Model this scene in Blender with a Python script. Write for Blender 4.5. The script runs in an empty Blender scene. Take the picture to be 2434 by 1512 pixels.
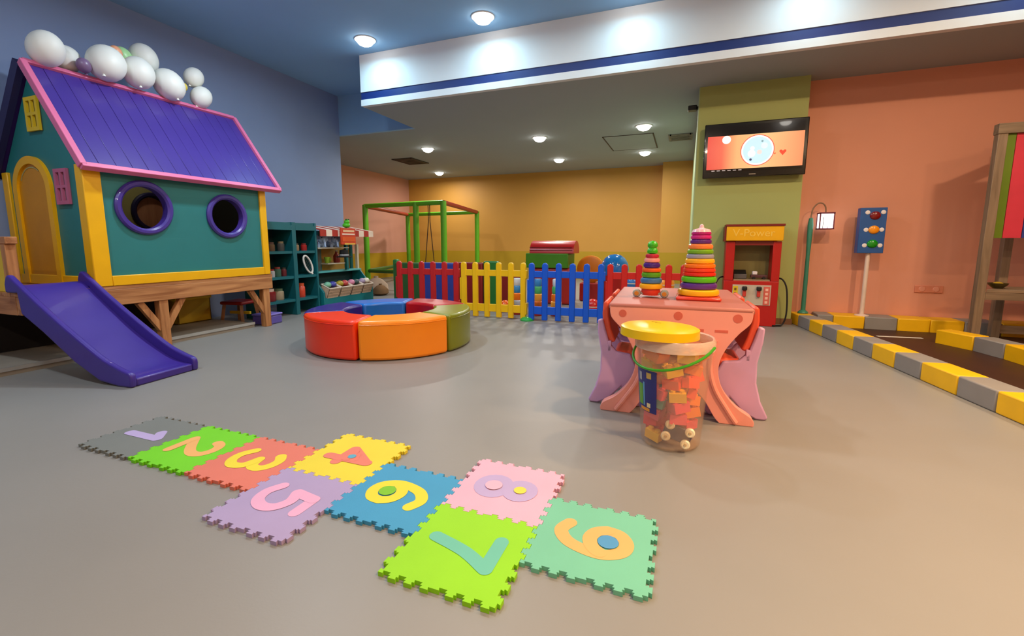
import bpy, bmesh, math, random
from mathutils import Vector, Matrix
random.seed(7)
S = bpy.context.scene
COL = S.collection
PI = math.pi

# ------------------------------------------------------------------ camera, world, exposure
FPX = 1080.0
cam_d = bpy.data.cameras.new('camera')
cam = bpy.data.objects.new('camera', cam_d)
COL.objects.link(cam)
cam_d.sensor_width = 36.0
cam_d.lens = FPX * 36.0 / 2434.0
cam_d.shift_x = (1217 - 1206.5) / 2434.0
cam_d.shift_y = (724 - 756) / 2434.0
cam_d.clip_start = 0.05
cam.location = (0, 0, 0.85)
cam.rotation_euler = (PI / 2 - math.atan(148 / 1080), 0, math.atan(419 / 1080))
S.camera = cam

W = bpy.data.worlds.new('world')
S.world = W
W.use_nodes = True
W.node_tree.nodes['Background'].inputs[0].default_value = (0.05, 0.05, 0.055, 1)
W.node_tree.nodes['Background'].inputs[1].default_value = 0.3
S.view_settings.view_transform = 'Standard'
S.view_settings.look = 'None'
S.view_settings.gamma = 1.0
S.view_settings.exposure = 0.0
S.view_settings.use_curve_mapping = False

ZL, ZH = 2.46, 3.03          # low and high ceiling


def lin(c):
    return tuple(((v / 255) / 12.92 if v / 255 <= 0.04045 else ((v / 255 + 0.055) / 1.055) ** 2.4) for v in c)


# ------------------------------------------------------------------ helpers
_M = {}


def mat(name, rgb, rough=0.5, spec=0.5, var=0.06, scale=6.0, bump=0.0, bscale=40.0, metal=0.0, coat=0.0,
        emit=0.0, alpha=None):
    if name in _M:
        return _M[name]
    m = bpy.data.materials.new(name)
    m.use_nodes = True
    nt = m.node_tree
    b = nt.nodes['Principled BSDF']
    c = lin(rgb)
    b.inputs['Roughness'].default_value = rough
    b.inputs['Specular IOR Level'].default_value = spec
    b.inputs['Metallic'].default_value = metal
    b.inputs['Coat Weight'].default_value = coat
    tc = nt.nodes.new('ShaderNodeTexCoord')
    nz = nt.nodes.new('ShaderNodeTexNoise')
    nz.inputs['Scale'].default_value = scale
    nz.inputs['Detail'].default_value = 4
    nt.links.new(tc.outputs['Object'], nz.inputs['Vector'])
    rp = nt.nodes.new('ShaderNodeValToRGB')
    rp.color_ramp.elements[0].position = 0.3
    rp.color_ramp.elements[1].position = 0.7
    rp.color_ramp.elements[0].color = tuple(max(0, v * (1 - var)) for v in c) + (1,)
    rp.color_ramp.elements[1].color = tuple(min(1, v * (1 + var)) for v in c) + (1,)
    nt.links.new(nz.outputs['Fac'], rp.inputs['Fac'])
    nt.links.new(rp.outputs['Color'], b.inputs['Base Color'])
    if emit:
        nt.links.new(rp.outputs['Color'], b.inputs['Emission Color'])
        b.inputs['Emission Strength'].default_value = emit
    if bump:
        n2 = nt.nodes.new('ShaderNodeTexNoise')
        n2.inputs['Scale'].default_value = bscale
        n2.inputs['Detail'].default_value = 6
        nt.links.new(tc.outputs['Object'], n2.inputs['Vector'])
        bp = nt.nodes.new('ShaderNodeBump')
        bp.inputs['Strength'].default_value = bump
        bp.inputs['Distance'].default_value = 0.004
        nt.links.new(n2.outputs['Fac'], bp.inputs['Height'])
        nt.links.new(bp.outputs['Normal'], b.inputs['Normal'])
    _M[name] = m
    return m


def wood(name, a, b_, axis='Y', rough=0.55):
    if name in _M:
        return _M[name]
    m = bpy.data.materials.new(name)
    m.use_nodes = True
    nt = m.node_tree
    b = nt.nodes['Principled BSDF']
    b.inputs['Roughness'].default_value = rough
    tc = nt.nodes.new('ShaderNodeTexCoord')
    mp = nt.nodes.new('ShaderNodeMapping')
    sc = {'X': (1.5, 18, 18), 'Y': (18, 1.5, 18), 'Z': (18, 18, 1.5)}[axis]
    mp.inputs['Scale'].default_value = sc
    nz = nt.nodes.new('ShaderNodeTexNoise')
    nz.inputs['Scale'].default_value = 1.4
    nz.inputs['Detail'].default_value = 6
    nz.inputs['Distortion'].default_value = 0.8
    rp = nt.nodes.new('ShaderNodeValToRGB')
    rp.color_ramp.elements[0].position = 0.3
    rp.color_ramp.elements[1].position = 0.72
    rp.color_ramp.elements[0].color = lin(a) + (1,)
    rp.color_ramp.elements[1].color = lin(b_) + (1,)
    nt.links.new(tc.outputs['Object'], mp.inputs['Vector'])
    nt.links.new(mp.outputs['Vector'], nz.inputs['Vector'])
    nt.links.new(nz.outputs['Fac'], rp.inputs['Fac'])
    nt.links.new(rp.outputs['Color'], b.inputs['Base Color'])
    _M[name] = m
    return m


def emis(name, rgb, strength):
    if name in _M:
        return _M[name]
    m = bpy.data.materials.new(name)
    m.use_nodes = True
    nt = m.node_tree
    b = nt.nodes['Principled BSDF']
    b.inputs['Base Color'].default_value = lin(rgb) + (1,)
    b.inputs['Emission Color'].default_value = lin(rgb) + (1,)
    b.inputs['Emission Strength'].default_value = strength
    _M[name] = m
    return m


class MB:
    def __init__(s):
        s.v = []
        s.f = []

    def add(s, vs, fs):
        o = len(s.v)
        s.v += [tuple(v) for v in vs]
        s.f += [tuple(i + o for i in f) for f in fs]
        return s

    def box(s, x0, x1, y0, y1, z0, z1):
        return s.add([(x0, y0, z0), (x1, y0, z0), (x1, y1, z0), (x0, y1, z0), (x0, y0, z1), (x1, y0, z1), (x1, y1, z1), (x0, y1, z1)],
                     [(3, 2, 1, 0), (4, 5, 6, 7), (0, 1, 5, 4), (1, 2, 6, 5), (2, 3, 7, 6), (3, 0, 4, 7)])

    def bar(s, p, q, w, h, up=(0, 0, 1)):
        """square bar from p to q, w across, h along up"""
        p, q = Vector(p), Vector(q)
        d = (q - p).normalized()
        u = Vector(up)
        r = d.cross(u)
        if r.length < 1e-5:
            r = d.cross(Vector((0, 1, 0)))
        r.normalize()
        u = r.cross(d).normalized()
        vs = []
        for c in (p, q):
            for a, b in ((-1, -1), (1, -1), (1, 1), (-1, 1)):
                vs.append(c + r * (a * w / 2) + u * (b * h / 2))
        return s.add(vs, [(3, 2, 1, 0), (4, 5, 6, 7), (0, 1, 5, 4), (1, 2, 6, 5), (2, 3, 7, 6), (3, 0, 4, 7)])

    def prism(s, pts, a, b, axis='Z'):
        """polygon (2D) extruded from a to b. axis X: pts=(y,z); Y: pts=(x,z); Z: pts=(x,y)"""
        def P(p, t):
            return {'X': (t, p[0], p[1]), 'Y': (p[0], t, p[1]), 'Z': (p[0], p[1], t)}[axis]
        n = len(pts)
        vs = [P(p, a) for p in pts] + [P(p, b) for p in pts]
        fs = [tuple(range(n))[::-1], tuple(range(n, 2 * n))]
        fs += [(i, (i + 1) % n, n + (i + 1) % n, n + i) for i in range(n)]
        return s.add(vs, fs)

    def lathe(s, prof, c=(0, 0, 0), n=32, axis='Z'):
        """prof: list of (r, z)"""
        vs, fs = [], []
        for r, z in prof:
            for k in range(n):
                a = 2 * PI * k / n
                x, y = r * math.cos(a), r * math.sin(a)
                q = {'Z': (x, y, z), 'Y': (x, z, y), 'X': (z, x, y)}[axis]
                vs.append((q[0] + c[0], q[1] + c[1], q[2] + c[2]))
        m = len(prof)
        for i in range(m - 1):
            for k in range(n):
                k2 = (k + 1) % n
                fs.append((i * n + k, i * n + k2, (i + 1) * n + k2, (i + 1) * n + k))
        closed = prof[0] == prof[-1]
        if prof[0][0] > 1e-6 and not closed:
            fs.append(tuple(range(n))[::-1])
        if prof[-1][0] > 1e-6 and not closed:
            fs.append(tuple((m - 1) * n + k for k in range(n)))
        return s.add(vs, fs)

    def tube(s, pts, r, n=10, closed=False):
        P = [Vector(p) for p in pts]
        vs, fs = [], []
        m = len(P)
        ref = None
        for i in range(m):
            if closed:
                d = P[(i + 1) % m] - P[i - 1]
            else:
                d = P[min(i + 1, m - 1)] - P[max(i - 1, 0)]
            d.normalize()
            if ref is None:
                ref = Vector((0, 0, 1)) if abs(d.z) < 0.9 else Vector((1, 0, 0))
            u = (ref - d * ref.dot(d)).normalized()
            ref = u
            w = d.cross(u)
            rr = r[i] if isinstance(r, (list, tuple)) else r
            for k in range(n):
                a = 2 * PI * k / n
                vs.append(P[i] + u * (rr * math.cos(a)) + w * (rr * math.sin(a)))
        for i in range(m if closed else m - 1):
            j = (i + 1) % m
            for k in range(n):
                k2 = (k + 1) % n
                fs.append((i * n + k, i * n + k2, j * n + k2, j * n + k))
        if not closed:
            fs.append(tuple(range(n))[::-1])
            fs.append(tuple((m - 1) * n + k for k in range(n)))
        return s.add(vs, fs)

    def ball(s, c, rx, ry=None, rz=None, nu=20, nv=12, rot=None):
        ry = ry or rx
        rz = rz or rx
        vs = [(0, 0, -rz)]
        for j in range(1, nv):
            t = PI * j / nv - PI / 2
            for k in range(nu):
                a = 2 * PI * k / nu
                vs.append((rx * math.cos(t) * math.cos(a), ry * math.cos(t) * math.sin(a), rz * math.sin(t)))
        vs.append((0, 0, rz))
        fs = []
        for k in range(nu):
            fs.append((0, 1 + (k + 1) % nu, 1 + k))
        for j in range(nv - 2):
            for k in range(nu):
                a, b = 1 + j * nu + k, 1 + j * nu + (k + 1) % nu
                fs.append((a, b, b + nu, a + nu))
        t = len(vs) - 1
        for k in range(nu):
            fs.append((t, 1 + (nv - 2) * nu + k, 1 + (nv - 2) * nu + (k + 1) % nu))
        if rot:
            vs = [rot @ Vector(v) for v in vs]
        vs = [(v[0] + c[0], v[1] + c[1], v[2] + c[2]) for v in vs]
        return s.add(vs, fs)

    def build(s, name, m, parent=None, loc=(0, 0, 0), rz=0.0, rot=None, bevel=0.0, seg=2, smooth=False):
        me = bpy.data.meshes.new(name)
        me.from_pydata(s.v, [], s.f)
        bm = bmesh.new()
        bm.from_mesh(me)
        bmesh.ops.recalc_face_normals(bm, faces=bm.faces)
        bm.to_mesh(me)
        bm.free()
        me.materials.append(m)
        if smooth:
            for p in me.polygons:
                p.use_smooth = True
            try:
                me.set_sharp_from_angle(angle=math.radians(40))
            except Exception:
                pass
        o = bpy.data.objects.new(name, me)
        COL.objects.link(o)
        o.location = loc
        o.rotation_euler = rot if rot else (0, 0, rz)
        if parent:
            o.parent = parent
        if bevel:
            md = o.modifiers.new('bevel', 'BEVEL')
            md.width = bevel
            md.segments = seg
            md.limit_method = 'ANGLE'
            md.angle_limit = math.radians(40)
            for p in me.polygons:
                p.use_smooth = True
            try:
                me.set_sharp_from_angle(angle=math.radians(40))
            except Exception:
                pass
            md.harden_normals = False
        return o


def tag(o, label=None, cat=None, group=None, kind=None):
    if label:
        o['label'] = label
    if cat:
        o['category'] = cat
    if group:
        o['group'] = group
    if kind:
        o['kind'] = kind
    return o


def thing(name, label, cat, loc=(0, 0, 0), rz=0.0, group=None):
    o = bpy.data.objects.new(name, None)
    o.empty_display_size = 0.1
    COL.objects.link(o)
    o.location = loc
    o.rotation_euler = (0, 0, rz)
    return tag(o, label, cat, group)


def copy_tree(o, parent=None):
    c = o.copy()
    COL.objects.link(c)
    c.parent = parent
    for ch in list(o.children):
        copy_tree(ch, c)
    return c


def clone(o, name, parent, loc=None, rot=None):
    c = o.copy()
    c.name = name
    COL.objects.link(c)
    c.parent = parent
    if loc is not None:
        c.location = loc
    if rot is not None:
        c.rotation_euler = rot
    return c


def struct(name, mb, m, **k):
    o = mb.build(name, m, **k)
    o['kind'] = 'structure'
    return o


def text(name, body, size, m, parent, loc, rot, ext=0.001, off=0.0):
    cu = bpy.data.curves.new(name + '_c', 'FONT')
    cu.body = body
    cu.size = size
    cu.extrude = ext
    cu.offset = off
    cu.align_x = 'CENTER'
    cu.align_y = 'CENTER'
    to = bpy.data.objects.new(name + '_t', cu)
    COL.objects.link(to)
    dg = bpy.context.evaluated_depsgraph_get()
    me = bpy.data.meshes.new_from_object(to.evaluated_get(dg))
    bpy.data.objects.remove(to)
    bpy.data.curves.remove(cu)
    me.materials.clear()
    me.materials.append(m)
    o = bpy.data.objects.new(name, me)
    COL.objects.link(o)
    o.parent = parent
    o.location = loc
    o.rotation_euler = rot
    return o


def arc(cx, cy, r, a0, a1, n):
    return [(cx + r * math.cos(a0 + (a1 - a0) * i / n), cy + r * math.sin(a0 + (a1 - a0) * i / n)) for i in range(n + 1)]


def catmull(pts, n=8):
    P = [Vector(p) for p in pts]
    out = []
    for i in range(len(P) - 1):
        p0, p1, p2, p3 = P[max(i - 1, 0)], P[i], P[i + 1], P[min(i + 2, len(P) - 1)]
        for k in range(n):
            t = k / n
            out.append(0.5 * ((2 * p1) + (p2 - p0) * t + (2 * p0 - 5 * p1 + 4 * p2 - p3) * t * t + (3 * p1 - p0 - 3 * p2 + p3) * t ** 3))
    out.append(P[-1])
    return out


# ------------------------------------------------------------------ large lights (fixtures are built with them)
def area(name, loc, power, col, size, rot=(0, 0, 0), size_y=None, spread=None):
    l = bpy.data.lights.new(name, 'AREA')
    l.energy = power
    l.color = col
    if size_y:
        l.shape = 'RECTANGLE'
        l.size = size
        l.size_y = size_y
    else:
        l.shape = 'DISK'
        l.size = size
    if spread:
        l.spread = spread
    o = bpy.data.objects.new(name, l)
    COL.objects.link(o)
    o.location = loc
    o.rotation_euler = rot
    return o


WARM = (1.0, 0.74, 0.48)
WARM2 = (1.0, 0.65, 0.34)
NEUT = (1.0, 0.95, 0.88)
COOL = (0.74, 0.88, 1.0)
# downlights of the low ceiling that the photograph shows
LOW_LIGHTS = [(-4.24, 7.11, 28, NEUT), (-2.19, 7.02, 28, NEUT), (-0.62, 6.86, 28, NEUT),
              (-5.42, 9.58, 28, NEUT), (-2.39, 8.95, 28, NEUT), (-0.76, 8.8, 28, NEUT)]
# downlights of the high ceiling, above and behind the view
HIGH_LIGHTS = [(-3.0, 2.9, 40, COOL), (-1.4, 3.1, 25, NEUT), (1.2, 2.9, 46, WARM2), (2.5, 2.9, 42, WARM),
               (-3.0, 0.7, 30, COOL), (-1.0, 0.7, 8, NEUT), (1.6, 0.7, 80, WARM2), (3.2, 0.7, 50, WARM2),
               (-2.0, -1.4, 24, NEUT), (0.4, -1.4, 24, WARM), (2.6, -1.4, 44, WARM2)]
WASHERS = [(-3.35, 6.5), (-1.95, 6), (-0.55, 4.5), (0.85, 3.5), (2.25, 3)]

# ------------------------------------------------------------------ room shell
M_floor = mat('floor_vinyl', (133, 130, 126), rough=0.42, spec=0.4, var=0.035, scale=1.6, bump=0.05, bscale=120)
M_blue = mat('blue_grey_paint', (134, 152, 190), rough=0.7, var=0.02, scale=2)
M_salmon = mat('salmon_paint', (222, 152, 124), rough=0.6, var=0.025, scale=1.5)
M_salmon2 = mat('dusty_salmon_paint', (205, 148, 126), rough=0.65, var=0.02, scale=1.5)
M_orange = mat('ochre_paint', (198, 144, 60), rough=0.6, var=0.03, scale=1.2)
M_must = mat('mustard_paint', (178, 142, 18), rough=0.6, var=0.03, scale=2)
M_green = mat('olive_green_paint', (164, 172, 100), rough=0.6, var=0.02, scale=2)
M_green2 = mat('pale_green_paint', (160, 185, 140), rough=0.6, var=0.02, scale=2)
M_ceil = mat('ceiling_paint', (156, 166, 170), rough=0.8, var=0.015, scale=2)
M_ceilb = mat('ceiling_blue_spill', (146, 190, 230), rough=0.8, var=0.015, scale=2)  # blue spill light put into the colour of the high ceiling and drop
M_white = mat('white_paint', (226, 230, 232), rough=0.6, var=0.01)
M_dblue = mat('deep_blue', (10, 44, 112), rough=0.55, var=0.02)
M_plain = mat('cream_paint', (214, 200, 180), rough=0.7, var=0.02)

struct('floor', MB().box(-7.2, 5.4, -3.2, 10.8, -0.1, 0), M_floor)
struct('wall_left', MB().box(-5.3, -5.0, -3.2, 5.8, 0, ZH), M_blue)
struct('wall_left_return', MB().box(-6.8, -5.3, 5.6, 5.8, 0, ZL), M_salmon2)
struct('wall_left_alcove', MB().box(-7.1, -6.8, 5.6, 10.7, 0.6, ZL), M_salmon2)
struct('wall_left_alcove_dado', MB().box(-7.1, -6.8, 5.6, 10.7, 0, 0.6), M_must)
struct('wall_back', MB().box(-6.8, 0.066, 10.4, 10.7, 0.64, ZL), M_orange)
struct('wall_back_dado', MB().box(-6.8, 0.066, 10.4, 10.7, 0, 0.64), M_must)
struct('wall_back_pier', MB().box(-0.5, 0.066, 10.0, 10.4, 0.64, ZL), M_orange)
struct('wall_back_pier_dado', MB().box(-0.5, 0.066, 10.0, 10.4, 0, 0.64), M_must)
struct('wall_alcove_right', MB().box(0.066, 0.3, 5.9, 10.7, 0, ZL), M_green2)
struct('wall_column', MB().box(0.066, 1.06, 5.42, 5.9, 0, ZL), M_green)
struct('wall_column_side', MB().box(0.058, 0.0665, 5.42, 5.9, 0, ZL), M_green2)
struct('wall_right', MB().box(1.06, 5.4, 5.62, 5.9, 0, ZL), M_salmon)
struct('wall_far_right', MB().box(5.2, 5.4, -3.2, 5.62, 0, ZH), M_salmon)
struct('wall_front', MB().box(-5.0, 5.2, -3.4, -3.2, 0, ZH), M_plain)
c = MB()
c.box(-3.69, 5.4, 4.74, 5.86, ZL, ZL + 0.05)
c.box(-7.1, 5.4, 5.86, 10.7, ZL, ZL + 0.05)
struct('ceiling', c, M_ceil)
struct('ceiling_high', MB().box(-5.3, 5.4, -3.4, 5.9, ZH, ZH + 0.1), M_ceilb)
# drop between the two ceilings: white strip, deep blue groove, tall white face
struct('trim_1', MB().box(-3.69, 5.2, 4.68, 4.74, ZL, 2.53), M_white)
struct('trim_2', MB().box(-3.69, 5.2, 4.688, 4.74, 2.53, 2.615), M_dblue)  # deep blue band, slightly behind the white faces
struct('trim_3', MB().box(-3.69, 5.2, 4.68, 4.74, 2.615, ZH), M_white)
struct('trim_4', MB().box(-3.69, -3.63, 4.74, 5.86, ZL + 0.05, ZH), M_ceilb)
struct('trim_5', MB().box(-5.3, -3.69, 5.8, 5.86, ZL, ZH), M_ceilb)
M_skirt = mat('dark_skirting', (120, 80, 50), rough=0.6)
struct('baseboard_column', MB().box(0.05, 1.07, 5.405, 5.42, 0, 0.06), M_skirt)

M_road = mat('brown_road_vinyl', (58, 30, 14), rough=0.5, var=0.12, scale=5)
struct('floor_track', MB().prism([(1.2, 5.4), (1.62, 2.6), (1.95, 0.6), (5.2, 0.6), (5.2, 5.62), (1.2, 5.62)], 0.0, 0.006), M_road)
mk = MB().box(-0.17, 0.17, -0.02, 0.02, 0, 0.002).build('track_strip', mat('strip_white', (225, 220, 205)), None, (1.83, 5.0, 0.006), rz=0.1)  # thin white strip lying on the track
tag(mk, 'short white strip on the brown track by the rear kerb', 'floor marking')

# lamps in the ceilings
M_lens = emis('downlight_lens', (255, 250, 240), 14)
M_ltrim = mat('downlight_ring', (235, 235, 230), rough=0.4)


def downlight(x, y, z, power, col, label, grp, spread=178):
    t = thing('downlight', label, 'ceiling light', (x, y, z), 0, grp)
    MB().lathe([(0.09, -0.008), (0.112, -0.008), (0.116, 0.0), (0.09, 0.0), (0.09, -0.008)], n=28).build('trim_ring', M_ltrim, t, smooth=True)
    MB().lathe([(0.0, -0.066), (0.04, -0.062), (0.07, -0.048), (0.09, -0.024), (0.094, 0.0), (0.0, 0.0)], n=28).build('lens', M_lens, t, smooth=True)  # dome shape stands in for the bloom round the lamp
    a = area('downlight_lamp', (0, 0, -0.07), power, col, 0.16, spread=math.radians(spread))
    a.parent = t
    return t


LL = ['round white downlight above the green climbing frame, front row', 'middle round downlight of the front row on the low ceiling',
      'right round downlight of the front row beside the ceiling hatch', 'left rear downlight near the corner of salmon and ochre walls',
      'middle downlight of the row nearest the ochre wall', 'right downlight of the row nearest the ochre wall']
for (x, y, p, cl), lb in zip(LOW_LIGHTS, LL):
    downlight(x, y, ZL, p, cl, lb, 'downlights of the low ceiling')
for x, y, p, cl in HIGH_LIGHTS:
    rw = 'row nearest the ceiling drop' if y > 2 else ('row above the camera' if y > 0 else 'row behind the camera')
    cs = 'nearest the blue wall' if x < -1.5 else ('left of the middle' if x < 0 else ('right of the middle' if x < 2 else 'nearest the right wall'))
    downlight(x, y, ZH, p, cl, 'high ceiling downlight, %s, %s' % (rw, cs), 'downlights of the high ceiling', 120 if (x, y) == (1.6, 0.7) else 178)
for k, (x, p) in enumerate(WASHERS):
    downlight(x, 4.36, ZH, p, (0.40, 0.80, 1.0), 'cool wall washer downlight at the ceiling drop, %s' % ('nearest the blue wall', 'second from the blue wall', 'in the middle', 'second from the right wall', 'nearest the right wall')[k], 'wall washers at the ceiling drop')

# vents and hatch on the low ceiling
M_vent = mat('vent_dark', (60, 54, 48), rough=0.6)


def vent(x, y, sx, sy, label, m):
    t = thing('ceiling_vent', label, 'vent', (x, y, ZL))
    MB().box(-sx / 2, sx / 2, -sy / 2, sy / 2, -0.012, -0.004).build('backing', m, t)
    n = 5
    for i in range(n):
        yy = -sy / 2 + sy * (i + 0.5) / n
        MB().box(-sx / 2, sx / 2, yy - 0.012, yy + 0.012, -0.02, -0.012).build('slat', m, t)
    f = MB()
    for a, b in ((-1, 0), (1, 0)):
        f.box(a * sx / 2 - 0.02, a * sx / 2 + 0.02, -sy / 2 - 0.02, sy / 2 + 0.02, -0.016, 0)
    for b in (-1, 1):
        f.box(-sx / 2, sx / 2, b * sy / 2 - 0.02, b * sy / 2 + 0.02, -0.016, 0)
    f.build('frame', m, t)


vent(-5.2, 8.05, 0.42, 0.6, 'dark square air vent in the ceiling over the climbing frame', M_vent)
vent(-0.15, 7.75, 0.3, 0.4, 'grey air vent in the ceiling beside the green wall', mat('vent_grey', (120, 118, 110), rough=0.6))
t = thing('ceiling_hatch', 'square access hatch with thin dark joint in the ceiling', 'hatch', (-0.9, 7.9, ZL))
MB().box(-0.36, 0.36, -0.55, 0.55, -0.006, 0).build('panel', M_ceil, t)
f = MB()
f.box(-0.38, -0.365, -0.57, 0.57, -0.007, 0).box(0.365, 0.38, -0.57, 0.57, -0.007, 0)
f.box(-0.38, 0.38, -0.57, -0.555, -0.007, 0).box(-0.38, 0.38, 0.555, 0.57, -0.007, 0)
f.build('joint', M_vent, t)
t = thing('wall_speaker', 'small dark fixture on the edge of the green column near the ceiling', 'fixture', (0.0, 5.62, 2.28))
MB().box(-0.045, 0.045, -0.05, 0.05, 0, 0.05).build('body', mat('black_plastic', (26, 24, 24), rough=0.4), t, bevel=0.008)
MB().box(0.03, 0.058, -0.02, 0.02, 0.01, 0.04).build('bracket', M_vent, t)

# ------------------------------------------------------------------ number mat
SZ = 0.327
OX, OY = -2.33, 1.033
PER = SZ / 6
AMP = 0.0085


def wave_edge(u0, u1):
    """points (u, offset) of a jigsaw edge between corners u0 < u1: three dovetailed teeth per half, corners kept straight"""
    out = [(u0, 0.0)]
    half = (u1 - u0) / 2
    mg = 0.0115
    per = (half - 2 * mg) / 3
    q = per / 4
    for hf in range(2):
        for k in range(3):
            b = u0 + hf * half + mg + k * per
            out += [(b + 0.3 * q, 0), (b + 0.02 * q, AMP), (b + 1.98 * q, AMP), (b + 1.7 * q, 0),
                    (b + 2.3 * q, 0), (b + 2.02 * q, -AMP), (b + 3.98 * q, -AMP), (b + 3.7 * q, 0)]
    out.append((u1, 0.0))
    return out


def tile_outline():
    s = SZ
    g = 0.0006
    pts = []
    e = wave_edge(0, s)
    pts += [(u, o + g) for u, o in e][:-1]                       # bottom  y = o
    pts += [(s + o - g, u) for u, o in e][:-1]                   # right   x = s + o
    pts += [(u, s + o - g) for u, o in reversed(e)][:-1]         # top
    pts += [(o + g, u) for u, o in reversed(e)][:-1]             # left
    return [(x - s / 2, y - s / 2) for x, y in pts]


OUT = tile_outline()
# clean corners
def disc(mb, c, r, z, n=20):
    mb.add([(c[0] + r * math.cos(2 * PI * k / n), c[1] + r * math.sin(2 * PI * k / n), z) for k in range(n)], [tuple(range(n))])


def stroke(mb, pts, w, z, closed=False):
    """flat ribbon of width w along pts with round ends, one polygon strip"""
    P = [Vector(p) for p in pts]
    Q = [P[0]]
    for p in P[1:]:
        if (p - Q[-1]).length > 1e-5:
            Q.append(p)
    if closed and (Q[0] - Q[-1]).length < 1e-5:
        Q.pop()
    m = len(Q)
    Lf, Rt = [], []
    for i in range(m):
        d = (Q[(i + 1) % m] - Q[i - 1]) if closed else (Q[min(i + 1, m - 1)] - Q[max(i - 1, 0)])
        d.normalize()
        n = Vector((-d.y, d.x)) * (w / 2)
        Lf.append(Q[i] + n)
        Rt.append(Q[i] - n)
    vs = [(p.x, p.y, z) for p in Lf] + [(p.x, p.y, z) for p in Rt]
    fs = [(i, m + i, m + (i + 1) % m, (i + 1) % m) for i in range(m if closed else m - 1)]
    mb.add(vs, fs)
    if not closed:
        for e, a_, b_ in ((0, 1, 0), (m - 1, m - 2, m - 1)):
            d = (Q[b_] - Q[a_]).normalized()
            ang_ = math.atan2(d.y, d.x)
            c_ = Q[e]
            cap = [(c_.x + w / 2 * math.cos(ang_ + PI / 2 - PI * k / 10), c_.y + w / 2 * math.sin(ang_ + PI / 2 - PI * k / 10), z) for k in range(11)]
            mb.add(cap, [tuple(range(11))])


DIG = {
    1: ([([(.18, .70), (.40, .92)], 0), ([(.40, .92), (.40, .08)], 0)], []),
    2: ([([(.10, .72), (.18, .88), (.36, .94), (.54, .86), (.58, .68), (.46, .46), (.12, .10)], 1), ([(.12, .10), (.62, .10)], 0)], []),
    3: ([([(.08, .82), (.22, .93), (.42, .92), (.55, .80), (.52, .62), (.30, .54)], 1), ([(.30, .54), (.56, .46), (.62, .26), (.50, .10), (.28, .06), (.07, .18)], 1)], []),
    4: ([([(.48, .90), (.10, .36)], 0), ([(.10, .36), (.62, .36)], 0), ([(.48, .92), (.48, .08)], 0), ([(.30, .52), (.44, .60)], 0), ([(.2, .42), (.45, .46)], 0)], [((.38, .52), .075)]),
    5: ([([(.56, .92), (.20, .92)], 0), ([(.20, .92), (.14, .54)], 0), ([(.14, .54), (.36, .62), (.56, .52), (.61, .32), (.50, .12), (.28, .06), (.07, .16)], 1)], []),
    6: ([([(.60, .86), (.40, .94), (.20, .80), (.10, .52), (.10, .30), (.22, .11), (.40, .07), (.56, .17), (.60, .34)], 1), ([(.60, .34), (.52, .48), (.36, .54), (.20, .48), (.12, .38)], 1)], [((.35, .30), .135)]),
    7: ([([(.08, .92), (.62, .92)], 0), ([(.62, .92), (.42, .55), (.28, .06)], 1)], []),
    8: ([([(.35 + .25 * math.cos(a * PI / 10), .28 + .22 * math.sin(a * PI / 10)) for a in range(21)], 0),
         ([(.35 + .21 * math.cos(a * PI / 10), .73 + .18 * math.sin(a * PI / 10)) for a in range(21)], 0)], [((.35, .28), .14), ((.35, .73), .10)]),
}
DIG[9] = ([([(.70 - a, 1 - b) for a, b in st_[0]], 1) for st_ in DIG[6][0]], [((.35, .70), .135)])
TILES = {
    1: (0, 0, (128, 131, 126), (196, 176, 224), []),
    2: (1, 0, (124, 226, 0), (252, 186, 110), []),
    3: (2, 0, (240, 128, 108), (250, 228, 48), []),
    4: (3, .5, (250, 228, 50), (242, 132, 112), [(96, 178, 210)]),
    5: (3, -.5, (186, 166, 212), (244, 180, 218), []),
    6: (4, 0, (66, 164, 216), (255, 230, 40), [(130, 205, 20)]),
    7: (5, -.5, (156, 232, 0), (112, 200, 178), []),
    8: (5, .5, (250, 190, 218), (192, 168, 210), [(250, 190, 218), (248, 228, 80)]),
    9: (6, 0, (124, 208, 174), (255, 194, 108), [(82, 158, 212)]),
}
CN = {1: 'grey', 2: 'green', 3: 'coral', 4: 'yellow', 5: 'lilac', 6: 'blue', 7: 'lime', 8: 'pink', 9: 'mint'}
DN = {1: 'lilac', 2: 'peach', 3: 'yellow', 4: 'coral', 5: 'pink', 6: 'yellow', 7: 'aqua', 8: 'lilac', 9: 'peach'}
TH = 0.013
for k, (i, j, ct, cd, ci) in TILES.items():
    t = thing('foam_tile', '%s foam puzzle tile with a %s number %d' % (CN[k], DN[k], k), 'foam mat',
              (OX + (i + .5) * SZ, OY + (j + .5) * SZ, 0), 0, 'numbered hopscotch tiles')
    MB().prism(OUT, 0.0005, TH, 'Z').build('tile', mat('foam_%s' % CN[k], tuple(int(v * .86) for v in ct), rough=0.7, var=0.03, bump=0.12, bscale=300), t)
    h = 0.215
    d = MB()
    zi = 0
    sw = {4: .2, 1: .2, 8: .2}.get(k, .19)
    for pts, sm in DIG[k][0]:
        pp = catmull([Vector((p[0], p[1])) for p in pts], 6) if sm else [Vector(p) for p in pts]
        stroke(d, [((p[1] - .5) * h, -(p[0] - .35) * h) for p in pp], sw * h, TH + 0.0008 + 0.0004 * zi, len(pts) > 20)
        zi += 1
    d.build('digit', mat('foam_digit_%s' % DN[k], tuple(int(v * .88) for v in cd), rough=0.7, var=0.03), t)
    for (c_, r), ccol in zip(DIG[k][1], ci):
        e = MB()
        disc(e, ((c_[1] - .5) * h, -(c_[0] - .35) * h), r * h, TH + 0.0034, 24)
        e.build('inlay', mat('foam_in_%d_%d' % (ccol[0], ccol[1]), tuple(int(v * .88) for v in ccol), rough=0.7, var=0.03), t)

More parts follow.
